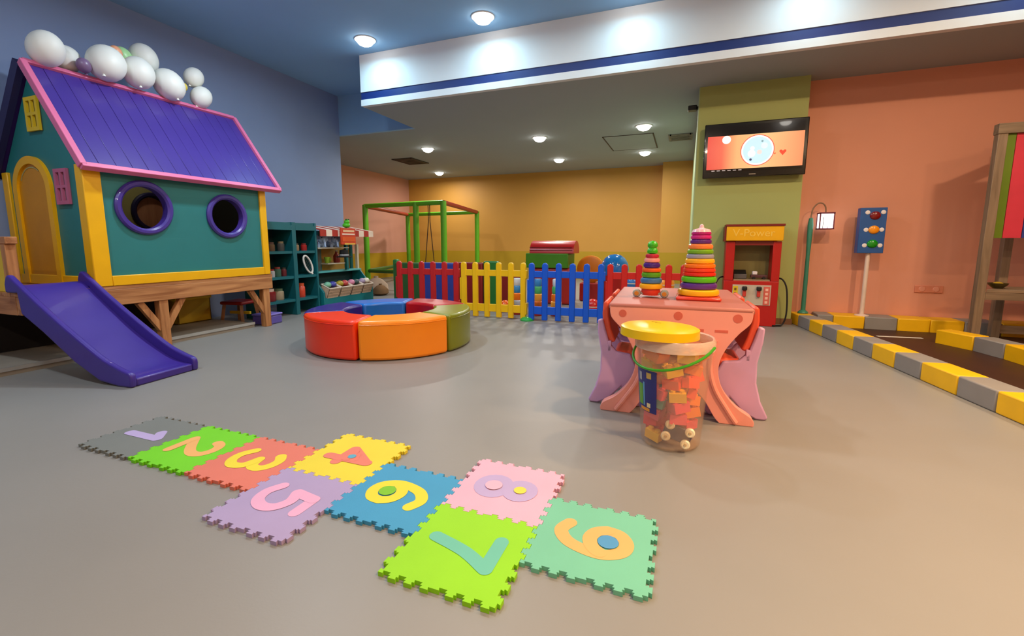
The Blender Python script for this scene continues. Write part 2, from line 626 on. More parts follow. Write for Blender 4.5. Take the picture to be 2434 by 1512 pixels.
# ------------------------------------------------------------------ playhouse
M_teal = None


def siding(name, rgb):
    m = mat(name, rgb, rough=0.45, var=0.05, scale=3)
    nt = m.node_tree
    b = nt.nodes['Principled BSDF']
    tc = nt.nodes.new('ShaderNodeTexCoord')
    wv = nt.nodes.new('ShaderNodeTexWave')
    wv.bands_direction = 'Z'
    wv.wave_profile = 'SAW'
    wv.inputs['Scale'].default_value = 3.6
    nt.links.new(tc.outputs['Object'], wv.inputs['Vector'])
    bp = nt.nodes.new('ShaderNodeBump')
    bp.inputs['Strength'].default_value = 0.25
    bp.inputs['Distance'].default_value = 0.004
    nt.links.new(wv.outputs['Fac'], bp.inputs['Height'])
    nt.links.new(bp.outputs['Normal'], b.inputs['Normal'])
    return m


M_teal = siding('teal_board', (36, 118, 118))
M_yel = mat('yellow_house_paint', (238, 176, 0), rough=0.4, var=0.04)
M_purp = mat('purple_gloss', (66, 47, 136), rough=0.34, var=0.04, coat=0.2)
M_pink = mat('pink_trim', (216, 108, 150), rough=0.4, var=0.05)
M_in = mat('olive_bare_wood', (170, 160, 104), rough=0.7, var=0.1)
M_dark = mat('dark_indigo', (34, 28, 78), rough=0.5)
M_pinkd = mat('dull_pink', (186, 96, 128), rough=0.5)
M_yel2 = mat('dull_yellow', (226, 188, 30), rough=0.5)
HX0, HX1, HY0, HY1 = -4.93, -3.93, 1.97, 3.42
HZ0, HZ1, RX, RZ = 0.53, 1.38, -4.43, 2.10
house = thing('playhouse', 'teal wooden playhouse with purple roof, yellow corner posts and round windows', 'playhouse', (-4.43, 2.7, HZ0))
hx, hy, hz = house.location


def H(mb, name, m, parent=None, **k):
    mb.v = [(v[0] - hx, v[1] - hy, v[2] - hz) for v in mb.v]
    return mb.build(name, m, parent or house, **k)


def wall_holes(X0, X1, rect, holes):
    """wall in the YZ plane with round holes, thickness X0..X1"""
    y0, y1, z0, z1 = rect
    bm = bmesh.new()
    edges = []

    def loop(pts):
        vs = [bm.verts.new((X0, p[0], p[1])) for p in pts]
        for a, b in zip(vs, vs[1:] + vs[:1]):
            edges.append(bm.edges.new((a, b)))
    loop([(y0, z0), (y1, z0), (y1, z1), (y0, z1)])
    for cy_, cz_, r in holes:
        loop([(cy_ + r * math.cos(2 * PI * k / 40), cz_ + r * math.sin(2 * PI * k / 40)) for k in range(40)])
    bmesh.ops.triangle_fill(bm, use_beauty=True, use_dissolve=False, edges=edges)
    ret = bmesh.ops.extrude_face_region(bm, geom=bm.faces[:])
    bmesh.ops.translate(bm, vec=(X1 - X0, 0, 0), verts=[g for g in ret['geom'] if isinstance(g, bmesh.types.BMVert)])
    bm.verts.ensure_lookup_table()
    bm.verts.index_update()
    mb = MB()
    mb.add([v.co[:] for v in bm.verts], [tuple(v.index for v in f.verts) for f in bm.faces])
    bm.free()
    return mb


BH = (2.98, 1.14)
WIN = [(2.335, 1.115, 0.165), (3.02, 1.085, 0.155)]
H(wall_holes(HX1 - 0.03, HX1, (HY0, HY1, HZ0, HZ1), WIN), 'front_wall', M_teal)
H(wall_holes(HX1 - 0.042, HX1 - 0.031, (HY0 + .03, HY1 - .03, HZ0, HZ1), WIN), 'front_lining', M_in)
H(wall_holes(HX0 + 0.03, HX0, (HY0, HY1, HZ0, HZ1), [(BH[0], BH[1], 0.15)]), 'back_wall', M_in)
gp = [(HX0, HZ0), (HX1, HZ0), (HX1, HZ1), (RX, RZ - 0.03), (HX0, HZ1)]
H(MB().prism(gp, HY0, HY0 + 0.03, 'Y'), 'gable_wall', M_teal)
H(MB().prism(gp, HY1 - 0.03, HY1, 'Y'), 'end_wall', mat('end_wall_shade', (34, 34, 32), rough=0.7))  # shade inside the house put into the near-black wall colour
H(MB().box(HX0 + .04, HX1 - .05, HY0 + .04, HY1 - .04, HZ0, HZ0 + 0.02), 'house_floor', M_in)
pk = H(MB().lathe([(0, 1.93), (.05, 1.93), (.055, 1.95), (.055, 1.97), (0, 1.97)], (RX, 2.75, 0), 20), 'added_light', emis('added_glow', (255, 240, 200), 1.0))  # unseen lamp and glow added to brighten the interior behind the round windows
a = area('added_lamp', (RX - hx, 2.75 - hy, 1.92 - hz), 1.0, (1.0, 0.95, 0.7), 0.1)
a.parent = house
H(MB().box(HX0 - 0.016, HX0 - 0.001, 2.7, 3.3, 0.85, 1.37), 'back_board', wood('brown_board', (170, 112, 84), (196, 136, 104), 'Z'))
for (y, z, r), nm in zip(WIN + [(BH[0], BH[1], 0.15)], 'aab'):
    X = HX1 if nm == 'a' else HX0 + 0.03
    ring = MB()
    ro = r + 0.042
    prof = [(r - 0.004, -0.045), (r - 0.004, 0.014), (r + 0.01, 0.026), (ro - 0.012, 0.026), (ro, 0.014), (ro, 0.0), (r + 0.001, 0.0), (r + 0.001, -0.045)]
    ring.lathe(prof + [prof[0]], (X, y, z), 48, 'X')
    H(ring, 'window_ring', M_purp if nm == 'a' else M_dark, smooth=True)  # unlit look of the back ring put into its dark colour
pw = 0.075
H(MB().box(HX1 - 0.07, HX1 + 0.018, HY0 - 0.02, HY0 + 0.09, HZ0, HZ1 + .01), 'corner_post', M_yel, bevel=.006)
H(MB().box(HX1 - 0.06, HX1 + 0.018, HY1 - 0.055, HY1 + 0.015, HZ0, HZ1 - .01), 'corner_post', M_yel, bevel=.006)
H(MB().box(HX0 - 0.015, HX0 + 0.06, HY0 - 0.02, HY0 + 0.05, HZ0, HZ1), 'corner_post', M_yel, bevel=.006)
H(MB().box(HX1 - 0.02, HX1 + 0.018, HY0 + 0.09, HY1 - 0.055, HZ0, HZ0 + 0.075), 'sill_board', M_yel, bevel=.005)
H(MB().box(HX0 + .06, HX1 - 0.07, HY0 - 0.018, HY0 + 0.01, HZ0, HZ0 + 0.075), 'sill_board', M_yel, bevel=.005)
# door with arched frame
dx0, dx1 = -4.80, -4.31
dc = (dx0 + dx1) / 2
dr = (dx1 - dx0) / 2
fr = [(dx0, HZ0 + .01), (dx1, HZ0 + .01)] + arc(dc, 1.48 - dr, dr, 0, PI, 20)
inr = dr - 0.055
door = H(MB().prism([(dc - inr, HZ0 + .012), (dc + inr, HZ0 + .012)] + arc(dc, 1.48 - dr, inr, 0, PI, 20), HY0 - 0.008, HY0 + 0.01, 'Y'), 'door', mat('door_ochre', (206, 138, 0), rough=0.45))
MB().prism(arc(dc - hx, 1.48 - dr - hz, inr - .02, PI * .3, PI * .85, 14) + arc(dc - hx, 1.48 - dr - hz, inr - .028, PI * .85, PI * .3, 14), HY0 - .011 - hy, HY0 - .008 - hy, 'Y').build('door_groove', M_in, door)
fm = MB()
outer = [(dx1, HZ0 + .01)] + arc(dc, 1.48 - dr, dr, 0, PI, 24) + [(dx0, HZ0 + .01)]
inner = [(dc + inr, HZ0 + .01)] + arc(dc, 1.48 - dr, inr, 0, PI, 24) + [(dc - inr, HZ0 + .01)]
n = len(outer)
vs = [(p[0], HY0 - .024, p[1]) for p in outer] + [(p[0], HY0 - .024, p[1]) for p in inner] + [(p[0], HY0, p[1]) for p in outer] + [(p[0], HY0, p[1]) for p in inner]
fs = []
for i in range(n - 1):
    fs += [(i, i + 1, n + i + 1, n + i), (2 * n + i, 3 * n + i, 3 * n + i + 1, 2 * n + i + 1), (i, 2 * n + i, 2 * n + i + 1, i + 1), (n + i, n + i + 1, 3 * n + i + 1, 3 * n + i)]
fs += [(0, n, 3 * n, 2 * n), (n - 1, 3 * n - 1, 4 * n - 1, 2 * n - 1)]
H(fm.add(vs, fs), 'door_frame', M_yel)


def small_window(cx_, cz_, w, h, m, label):
    fw = H(MB().box(cx_ - w / 2, cx_ + w / 2, HY0 - .006, HY0 + .002, cz_ - h / 2, cz_ + h / 2), 'small_window', mat('window_shade_' + label.split()[0], (70, 60, 40) if label[0] == 'y' else (96, 84, 92), rough=0.6))
    fw['label'] = label
    b = 0.026
    f = MB()
    for s_ in (-1, 0, 1):
        x = cx_ + s_ * (w / 2 - b / 2)
        bb = b if s_ else b * .8
        f.box(x - bb / 2, x + bb / 2, HY0 - .022, HY0 - .006, cz_ - h / 2, cz_ + h / 2)
        z = cz_ + s_ * (h / 2 - b / 2)
        for sg_ in (-1, 1):
            xa, xb = sorted((cx_ + sg_ * b * .4, cx_ + sg_ * (w / 2 - b)))
            f.box(xa, xb, HY0 - .0215, HY0 - .0061, z - bb / 2, z + bb / 2)
    f.v = [(v[0] - hx, v[1] - hy, v[2] - hz) for v in f.v]
    f.build('window_bars', m, fw)


small_window(-4.425, 1.765, .16, .235, M_yel2, 'yellow four-pane window frame high on the gable')
small_window(-4.175, 1.245, .155, .25, M_pinkd, 'pink four-pane window frame beside the arched door')
# roof: planks from ridge to eave on each side, pink edge boards
RY0, RY1 = 1.93, 3.55
ex, ez = -3.87, 1.355
d = Vector((ex - RX, 0, ez - RZ))
L = d.length
dn = d.normalized()
nrm = Vector((-dn.z, 0, dn.x))
if nrm.z < 0:
    nrm = -nrm
npl = 15
pwid = (RY1 - RY0) / npl
ang = math.atan2(-dn.z, dn.x)
pl = MB().box(0, L, -pwid / 2 + .0008, pwid / 2 - .0008, 0, 0.022)
base_pl = pl.build('roof_plank', M_purp, house, loc=(RX - hx, RY0 + pwid / 2 - hy, RZ - hz), rot=(0, ang, 0), bevel=.002, seg=1)
pd = None
for i in range(1, npl):
    clone(base_pl, 'roof_plank', house, (RX - hx, RY0 + pwid * (i + .5) - hy, RZ - hz + (0.0012 if i % 3 == 1 else 0)), (0, ang, 0))
for i in range(npl):
    q = clone(base_pl, 'roof_plank', house, (RX - hx, RY0 + pwid * (i + .5) - hy, RZ - hz), (0, ang, PI))
    q.data = base_pl.data
    q.rotation_euler = Matrix.Rotation(PI, 3, 'Z').to_4x4().to_3x3().to_4x4().to_euler() if False else (0, ang, PI)


def edge(p, q, w, h, m, name='edge_board'):
    H(MB().bar(p, q, w, h, up=nrm), name, m, bevel=.004)


o_ = nrm * 0.022
Pr0, Pr1 = Vector((RX, RY0, RZ)) + o_, Vector((RX, RY1, RZ)) + o_
Pe0, Pe1 = Vector((ex, RY0, ez)) + o_, Vector((ex, RY1, ez)) + o_
edge(Pr0, Pr1, .035, .045, M_pink)
edge(Pe0 + Vector((0, -.01, 0)), Pe1 + Vector((0, .01, 0)), .04, .045, M_pink)
edge(Pr0, Pe0, .04, .05, M_pink)
edge(Pr1, Pe1, .035, .05, M_pink)
nb = Vector((-nrm.x, 0, nrm.z))
Pb0, Pb1 = Vector((2 * RX - ex, RY0, ez)) + nb * .022, Vector((2 * RX - ex, RY1, ez)) + nb * .022
H(MB().bar(Vector((RX, RY0, RZ)) + nb * .022, Pb0, .04, .08, up=nb), 'edge_board', M_dark)
H(MB().bar(Pb0, Pb1, .04, .05, up=nb), 'edge_board', M_dark)

# platform under it
M_wood = wood('stained_pine', (146, 88, 46), (204, 144, 90), 'Y')
M_woodx = wood('stained_pine_x', (140, 84, 44), (196, 134, 82), 'X')
M_woodz = wood('stained_pine_z', (146, 88, 46), (204, 142, 86), 'Z')
plat = thing('wooden_platform', 'stained wooden deck on braced legs carrying the playhouse', 'platform', (-4.43, 2.5, 0))
px, py = -4.43, 2.5


def Pf(mb, name, m, **k):
    mb.v = [(v[0] - px, v[1] - py, v[2]) for v in mb.v]
    return mb.build(name, m, plat, **k)


Pf(MB().box(-3.96, -3.915, 1.545, 3.45, 0.385, 0.504), 'front_beam', M_wood, bevel=.004)
Pf(MB().box(-4.95, -4.905, 1.545, 3.45, 0.385, 0.504), 'rear_beam', M_wood)
Pf(MB().box(-4.9, -3.965, 1.545, 1.585, 0.385, 0.504), 'side_beam', M_woodx)
Pf(MB().box(-4.9, -3.965, 3.41, 3.45, 0.385, 0.504), 'side_beam', M_woodx)
dp0 = None
for i in range(10):
    x0 = -4.95 + i * 0.1035
    Pf(MB().box(x0 + .002, x0 + .1015, 1.545, 3.45, 0.505, 0.528), 'deck_plank', M_wood)
for y in (1.62, 2.40, 3.38):
    xo = -.86 if y < 2 else 0
    Pf(MB().box(-3.99 + xo, -3.925 + xo, y - .035, y + .035, 0, 0.39), 'leg', M_woodz, bevel=.004)
    Pf(MB().box(-4.93, -4.87, y - .035, y + .035, 0, 0.39), 'leg', M_woodz)
for y, sg in ((2.40, -1), (2.40, 1), (3.38, -1)):
    Pf(MB().bar((-3.957, y + sg * .02, .15), (-3.957, y + sg * .165, .385), .04, .045, up=(0, 1, 0)), 'brace', M_woodz)
# railing on the open deck in front of the door
Pf(MB().box(-4.065, -4.01, 1.548, 1.602, 0.528, 0.84), 'rail_post', M_woodz, bevel=.004)
Pf(MB().box(-4.93, -4.87, 1.55, 1.60, 0.53, 0.84), 'rail_post', M_woodz)
Pf(MB().box(-4.95, -3.99, 1.545, 1.605, 0.84, 0.885), 'hand_rail', M_woodx, bevel=.004)
for i in range(5):
    x0 = -4.84 + i * .158
    Pf(MB().box(x0, x0 + .13, 1.565, 1.585, 0.53, 0.84), 'rail_board', M_yel2)
Pf(MB().box(-4.66, -4.64, 1.56, 2.88, 0.05, 0.39), 'lower_shade', mat('under_deck_black', (22, 18, 18), rough=0.9))  # added black sheet standing in for the deep shade under the deck
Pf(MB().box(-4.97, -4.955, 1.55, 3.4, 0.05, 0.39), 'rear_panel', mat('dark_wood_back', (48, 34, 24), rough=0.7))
struct('floor_plinth', MB().box(-5.0, -4.02, 0.5, 3.29, 0, 0.045), mat('plinth_grey', (150, 140, 126), rough=0.6))
struct('trim_6', MB().box(-4.02, -4.008, 0.5, 3.29, 0.03, 0.055), mat('aluminium_edge', (196, 192, 184), rough=0.35, metal=0.6))

# slide
sl = thing('slide', 'purple plastic slide from the playhouse deck down to the floor', 'slide', (-3.515, 1.772, 0), 0.083)
prof = catmull([Vector(p) for p in ((-4.0, .575), (-3.93, .555), (-3.72, .40), (-3.45, .215), (-3.2, .085), (-3.06, .05), (-3.0, .045))], 6)
bed = MB()
Wd = 0.178
vs, fs = [], []
for p in prof:
    for (yy, dz) in ((-Wd, 0), (Wd, 0), (Wd, -.03), (-Wd, -.03)):
        vs.append((p.x + 3.5, yy, p.y + dz))
for i in range(len(prof) - 1):
    for k in range(4):
        k2 = (k + 1) % 4
        fs.append((4 * i + k, 4 * i + k2, 4 * i + 4 + k2, 4 * i + 4 + k))
fs += [(3, 2, 1, 0), tuple(4 * (len(prof) - 1) + k for k in range(4))]
bed.add(vs, fs)
M_slide = mat('slide_plastic', (60, 40, 138), rough=0.36, var=0.04, coat=0.15)
bed.build('bed', M_slide, sl, smooth=True)
MB().box(.40, .505, -Wd, Wd, 0.0, .049).build('toe', M_slide, sl, bevel=.01)
top = catmull([Vector(p) for p in ((-4.01, .59), (-3.975, .645), (-3.90, .60), (-3.7, .46), (-3.45, .30), (-3.22, .165), (-3.08, .11), (-3.0, .085), (-2.985, .05))], 6)
bot = [Vector(p) for p in ((-2.99, 0.0), (-3.1, 0.0), (-3.25, .02), (-3.45, .12), (-3.7, .29), (-3.885, .40), (-3.90, .532), (-4.01, .532))]
poly = [(p.x + 3.5, p.y) for p in top] + [(p.x + 3.5, p.y) for p in bot]
for s_ in (-1, 1):
    a_, b_ = (s_ * Wd, s_ * (Wd + .036))
    MB().prism(poly, min(a_, b_), max(a_, b_), 'Y').build('side_rail', M_slide, sl, bevel=.012, seg=3)

# balloons along the ridge
M_bw = mat('balloon_white', (232, 232, 224), rough=0.5, var=0.02)


def balloon(x, y, z, r, m, label, tilt=(0.3, 0.2), grp='balloons on the playhouse roof'):
    t = thing('balloon', label, 'balloon', (x, y, z), 0, grp)
    rot = Matrix.Rotation(tilt[0], 3, 'X') @ Matrix.Rotation(tilt[1], 3, 'Y')
    MB().ball((0, 0, 0), r * .93, r * .93, r * 1.08, 24, 16, rot).build('skin', m, t, smooth=True)
    k = rot @ Vector((0, 0, -r * 1.08))
    MB().lathe([(0.001, .012), (.008, 0), (.012, -.012), (0.004, -.014)], tuple(k), 10).build('knot', m, t, smooth=True)
    return t


BL = [(-4.38, 2.665, 2.268, .125, 'white balloon resting on the roof ridge below the tallest one'),
      (-4.39, 2.915, 2.25, .130, 'large white balloon low on the ridge between two others'),
      (-4.56, 2.83, 2.46, .118, 'white balloon standing highest above the middle of the ridge'),
      (-4.40, 3.215, 2.228, .096, 'small white balloon at the right end of the ridge'),
      (-4.46, 3.20, 2.408, .090, 'small white balloon stacked above the rightmost one'),
      (-4.37, 2.43, 2.262, .138, 'white balloon left of the peach balloon on the ridge'),
      (-4.38, 2.06, 2.235, .115, 'white balloon at the left end of the ridge'),
      (-4.50, 2.23, 2.24, .10, 'white balloon second from the left end of the ridge')]
for x, y, z, r, lb in BL:
    balloon(x, y, z, r, M_bw, lb, (random.uniform(-.6, .6), random.uniform(-.6, .6)))
balloon(-4.46, 2.555, 2.40, .05, mat('balloon_peach', (244, 170, 128), rough=.35), 'small peach balloon between white balloons at the ridge')
balloon(-4.56, 2.66, 2.41, .08, mat('balloon_mint', (176, 226, 160), rough=.35), 'pale green balloon peeping out behind the white ones')
balloon(-4.43, 3.075, 2.285, .034, mat('balloon_yellow', (230, 206, 80), rough=.35), 'tiny yellow balloon beside the two small white ones')
balloon(-4.45, 3.03, 2.32, .026, mat('balloon_tan', (206, 140, 100), rough=.35), 'tiny tan balloon next to the tiny yellow one')
balloon(-4.36, 2.27, 2.19, .05, mat('balloon_mauve', (120, 96, 132), rough=.35), 'small mauve balloon tucked between white balloons on the ridge')

# things under the platform
t = thing('toy_crate', 'yellow plastic crate standing under the deck', 'crate', (-4.74, 3.09, 0.046))
c = MB()
w, dd, h = .15, .17, .26
c.box(-w, w, -dd, -dd + .015, 0, h).box(-w, w, dd - .015, dd, 0, h).box(-w, -w + .015, -dd, dd, 0, h).box(w - .015, w, -dd, dd, 0, h).box(-w, w, -dd, dd, 0, .015)
c.build('body', mat('crate_yellow', (196, 160, 10), rough=.5), t, bevel=.005)
c = MB()
for s_ in (-1, 1):
    c.box(-w - .008, w + .008, s_ * dd - .012, s_ * dd + .012, h - .025, h)
    c.box(s_ * w - .012, s_ * w + .012, -dd, dd, h - .025, h)
c.build('rim', M_yel2, t, bevel=.004)


def stool(loc, label, m1, m2):
    t = thing('toy_stool', label, 'stool', loc, .2)
    MB().box(-.13, .13, -.13, .13, .2, .235).build('seat', m1, t, bevel=.012)
    for a in (-1, 1):
        for b in (-1, 1):
            MB().bar((a * .1, b * .1, .2), (a * .125, b * .125, 0), .03, .03).build('leg', m2, t)
    MB().box(-.12, .12, -.012, .012, .09, .12).build('stretcher', M_yel2, t)


stool((-4.42, 3.46, 0.0), 'red toy stool under the deck beside the right leg', mat('stool_red', (150, 24, 22), rough=.4), wood('stool_leg', (120, 74, 40), (170, 112, 66), 'Z'))
t = thing('toy_brick_box', 'purple toy box on the floor beside the right deck leg', 'toy box', (-4.08, 3.50, 0), .1)
MB().box(-.1, .1, -.1, .1, 0, .09).build('body', mat('lav_plastic', (92, 78, 160), rough=.4), t, bevel=.012)
MB().box(-.105, .105, -.105, .105, .09, .11).build('lid', mat('lav_plastic2', (120, 106, 190), rough=.4), t, bevel=.008)

# ------------------------------------------------------------------ teal shelf
M_shelf = mat('shelf_teal', (14, 96, 104), rough=0.45, var=0.08)
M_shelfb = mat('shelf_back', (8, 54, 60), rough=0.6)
sh = thing('toy_shelf', 'tall teal open shelf unit standing behind the playhouse', 'shelf', (-4.4, 4.0, 0))


def Sf(mb, name, m, **k):
    mb.v = [(v[0] + 4.4, v[1] - 4.0, v[2]) for v in mb.v]
    return mb.build(name, m, sh, **k)


SX0, SX1 = -4.56, -4.24
for y in (3.64, 4.05, 4.40):
    Sf(MB().box(SX0, SX1, y - .0, y + .055 if y == 4.05 else y + .025, 0, 1.08), 'upright', M_shelf, bevel=.003)
for z in (0.16, 0.43, 0.72, 1.045):
    Sf(MB().box(SX0 + .01, SX1 - .01, 3.665, 4.05, z, z + .03), 'shelf_board', M_shelf)
    Sf(MB().box(SX0 + .01, SX1 - .01, 4.105, 4.40, z, z + .03), 'shelf_board', M_shelf)
Sf(MB().box(SX1 - .012, SX1, 3.665, 4.05, .99, 1.045), 'top_rail', M_shelf)
Sf(MB().box(SX1 - .012, SX1, 4.105, 4.40, .99, 1.045), 'top_rail', M_shelf)
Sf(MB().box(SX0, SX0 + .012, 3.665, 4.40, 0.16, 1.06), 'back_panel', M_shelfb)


def jar(x, y, z, r, h, rgb, lidrgb, label, grp='jars on the teal shelf'):
    t = thing('toy_jar', label, 'jar', (x, y, z), 0, grp)
    MB().lathe([(r * .9, 0), (r, .01), (r, h * .72), (r * .7, h * .82), (0.0, h * .82)], n=18).build('body', mat('jar_%d_%d_%d' % rgb, rgb, rough=.3), t, smooth=True)
    MB().lathe([(r * .78, h * .8), (r * .8, h), (0, h)], n=18).build('lid', mat('jar_%d_%d_%d' % lidrgb, lidrgb, rough=.4), t, smooth=True)


jar(-4.33, 3.72, .46, .04, .10, (92, 40, 30), (120, 110, 90), 'brown jar at the left of the second shelf')
jar(-4.33, 3.81, .46, .035, .09, (196, 190, 190), (150, 40, 40), 'white jar with red lid on the second shelf')
jar(-4.33, 3.89, .46, .04, .11, (70, 110, 92), (140, 60, 50), 'grey green jar on the second shelf')
jar(-4.33, 3.98, .46, .03, .10, (110, 40, 44), (60, 50, 40), 'dark red jar at the right of the second shelf')
jar(-4.33, 3.72, .75, .04, .12, (96, 110, 40), (60, 70, 40), 'olive jar on the upper shelf')
jar(-4.33, 3.82, .75, .045, .10, (110, 84, 60), (90, 60, 50), 'tan jar on the upper shelf')
jar(-4.33, 3.96, .75, .04, .11, (70, 70, 66), (120, 100, 70), 'grey jar on the upper shelf')
jar(-4.34, 3.76, .19, .075, .14, (128, 26, 26), (200, 170, 150), 'big red jar on the lowest shelf')
jar(-4.36, 3.91, .19, .06, .13, (170, 150, 120), (90, 110, 80), 'cream jar beside the big red one')
jar(-4.33, 4.22, .19, .045, .17, (206, 66, 40), (220, 90, 50), 'orange bottle on the lowest shelf of the narrow bay')
jar(-4.33, 4.18, .75, .035, .09, (150, 120, 90), (60, 50, 40), 'tan jar on the upper shelf of the narrow bay')
jar(-4.33, 4.30, .75, .035, .09, (170, 36, 34), (110, 30, 30), 'red jar on the upper shelf of the narrow bay')

# ------------------------------------------------------------------ market stall
st = thing('market_stall', 'teal toy market stall with red and cream striped awning', 'market stall', (-4.3, 4.9, 0))


def T(mb, name, m, parent=None, **k):
    mb.v = [(v[0] + 4.3, v[1] - 4.9, v[2]) for v in mb.v]
    return mb.build(name, m, parent or st, **k)


M_stall = mat('stall_teal', (16, 112, 118), rough=0.42, var=0.06)
M_stallc = mat('stall_teal_light', (92, 186, 190), rough=0.4)
SY0, SY1 = 4.45, 5.42
sp = [(-4.56, 0), (-4.2, 0), (-4.2, .22), (-4.4, .45), (-4.56, .45)]
for y in (SY0, SY1 - .025):
    T(MB().prism(sp, y, y + .025, 'Y'), 'side_panel', M_stall, bevel=.003)
T(MB().box(-4.225, -4.2, SY0 + .025, SY1 - .025, .0, .15), 'front_board', M_stall)
T(MB().box(-4.56, -4.4, SY0 - .01, SY1 + .01, .45, .475), 'counter_top', M_stallc, bevel=.004)
T(MB().box(-4.55, -4.23, SY0 + .025, SY1 - .025, .13, .155), 'tray', M_stall)
T(MB().box(-4.56, -4.54, SY0 + .025, SY1 - .025, .155, .45), 'rear_board', M_shelfb)
for y in (SY0, 4.74, SY1 - .06):
    T(MB().box(-4.56, -4.52, y, y + .04, .475, 1.0), 'post', M_stall)
T(MB().box(-4.40, -4.36, 5.08, 5.12, .475, .96), 'post', M_stall)
T(MB().box(-4.51, -4.485, SY0 + .06, 4.73, .475, .78), 'grey_panel', mat('chalk_panel', (92, 96, 92), rough=.7))
M_shw = mat('stall_shelf_white', (214, 206, 186), rough=.5)
for z in (.56, .77):
    T(MB().box(-4.54, -4.30 if z > .7 else -4.38, 4.50 if z > .7 else 4.74, 5.07, z, z + .014), 'shelf_board', M_shw)
T(MB().box(-4.56, -4.55, 4.78, SY1, .475, .95), 'rear_panel', mat('stall_back_ochre', (176, 128, 40), rough=.6))
T(MB().box(-4.48, -4.44, SY1 - .02, SY1 + .015, .475, .82), 'end_panel', M_shw)
# awning: alternating slanted strips with valance
ns = 10
aw = (5.46 - 4.435) / ns
M_ar = mat('awning_red', (176, 40, 26), rough=.6)
M_ac = mat('awning_cream', (240, 216, 196), rough=.6)
for i in range(ns):
    y0 = 4.435 + i * aw
    a_, b_ = (.35, .65)
    poly = [(-4.56, 1.06), (-4.2, 1.0), (-4.2, .925), (-4.19, .925), (-4.19, 1.005), (-4.56, 1.068)]
    T(MB().prism(poly, y0 + (.0 if i % 2 else .0), y0 + aw, 'Y'), 'awning_strip', M_ar if i % 2 == 0 else M_ac)
# sign with stacked bars
sg = thing('stall_sign', 'red and orange sign with cream bars hanging on the stall awning', 'sign', (-4.165, 4.9, .82))
MB().box(-.01, .01, -.14, .14, .0, .215).build('board', mat('sign_red', (206, 62, 24), rough=.5), sg, bevel=.004)
MB().box(.01, .014, -.10, .11, .165, .19).build('bar', mat('sign_cream', (244, 196, 150), rough=.5), sg)
MB().box(.01, .014, -.12, .12, .125, .145).build('bar', mat('sign_pale', (246, 210, 190), rough=.5), sg)
MB().box(.01, .014, -.12, .12, .04, .10).build('bar', mat('sign_orange', (222, 84, 20), rough=.5), sg)
MB().box(.01, .014, -.08, .12, .0, .02).build('bar', mat('sign_yellow', (232, 180, 70), rough=.5), sg)
t = thing('frog_toy', 'small green frog toy sitting on top of the stall sign', 'toy', (-4.2, 4.92, 1.042))
MB().ball((0, 0, .03), .05, .05, .035).build('body', mat('frog_green', (84, 190, 30), rough=.4), t, smooth=True)
hd = MB().ball((.01, 0, .075), .035, .038, .03).build('head', mat('frog_green', (84, 190, 30)), t, smooth=True)
for s_ in (-1, 1):
    MB().ball((.02, s_ * .022, .105), .012).build('eye', mat('frog_eye', (30, 90, 20)), hd, smooth=True)


def plush(loc, s, m, label, rz=0):
    t = thing('plush_elephant', label, 'soft toy', loc, rz, 'grey blue plush elephants on the stall')
    b = MB().ball((0, 0, .06 * s), .08 * s, .06 * s, .06 * s).build('body', m, t, smooth=True)
    h = MB().ball((.075 * s, 0, .10 * s), .05 * s, .048 * s, .05 * s).build('head', m, t, smooth=True)
    for q in (-1, 1):
        MB().ball((.06 * s, q * .06 * s, .11 * s), .012 * s, .035 * s, .045 * s).build('ear', m, h, smooth=True)
    MB().tube([(.115 * s, 0, .09 * s), (.14 * s, 0, .06 * s), (.145 * s, 0, .02 * s), (.16 * s, 0, .005 * s)], [.02 * s, .017 * s, .013 * s, .01 * s], 10).build('trunk', m, h, smooth=True)
    for a in (-.045, .045):
        for q in (-.03, .03):
            MB().lathe([(.02 * s, 0), (.02 * s, .04 * s)], (a * s, q * s, 0), 12).build('leg', m, b, smooth=True)
    MB().ball((.115 * s, -.02 * s, .12 * s), .008 * s).build('eye', mat('toy_black', (20, 24, 40)), h, smooth=True)
    return t


M_el = mat('plush_blue', (150, 170, 200), rough=.9, bump=.2, bscale=200)
plush((-4.38, 4.60, .785), 1.02, M_el, 'grey blue plush elephant on the stall shelf at its left end', -.3)
plush((-4.38, 4.83, .785), 1.02, M_el, 'grey blue plush elephant on the upper shelf under the stall sign', -.3)
t = thing('toy_hat', 'black toy hat with a silver band hanging on the stall post', 'hat', (-4.27, 4.93, .70))
MB().lathe([(.0, -.05), (.10, -.05), (.105, -.04), (.062, -.03), (.055, .045), (.0, .06)], n=24).build('felt', mat('hat_black', (24, 24, 26), rough=.7), t, smooth=True)
MB().lathe([(.063, -.028), (.062, -.008), (.056, -.008), (.056, -.028), (.063, -.028)], n=24).build('band', mat('hat_band', (170, 174, 180), rough=.3), t, smooth=True)
t = thing('toy_bottle', 'red toy bottle on the stall shelf under the black hat', 'toy', (-4.46, 5.0, .575))
MB().lathe([(.04, 0), (.045, .02), (.045, .09), (.018, .13), (.018, .15), (0, .15)], n=18).build('body', mat('bottle_red', (150, 50, 40), rough=.3), t, smooth=True)
MB().lathe([(.02, .15), (.02, .17), (0, .17)], n=14).build('cap', M_shw, t)
t = thing('toy_cup', 'lime green toy cup on the left of the stall shelf', 'cup', (-4.44, 4.80, .575))
MB().lathe([(.03, 0), (.042, .08), (.036, .08), (.026, .006), (0, .006)], n=18).build('cup', mat('cup_lime', (150, 190, 50), rough=.4), t, smooth=True)
MB().tube([(.04, 0, .065), (.062, 0, .06), (.06, 0, .03), (.034, 0, .02)], .006, 8).build('handle', mat('cup_lime', (150, 190, 50)), t, smooth=True)
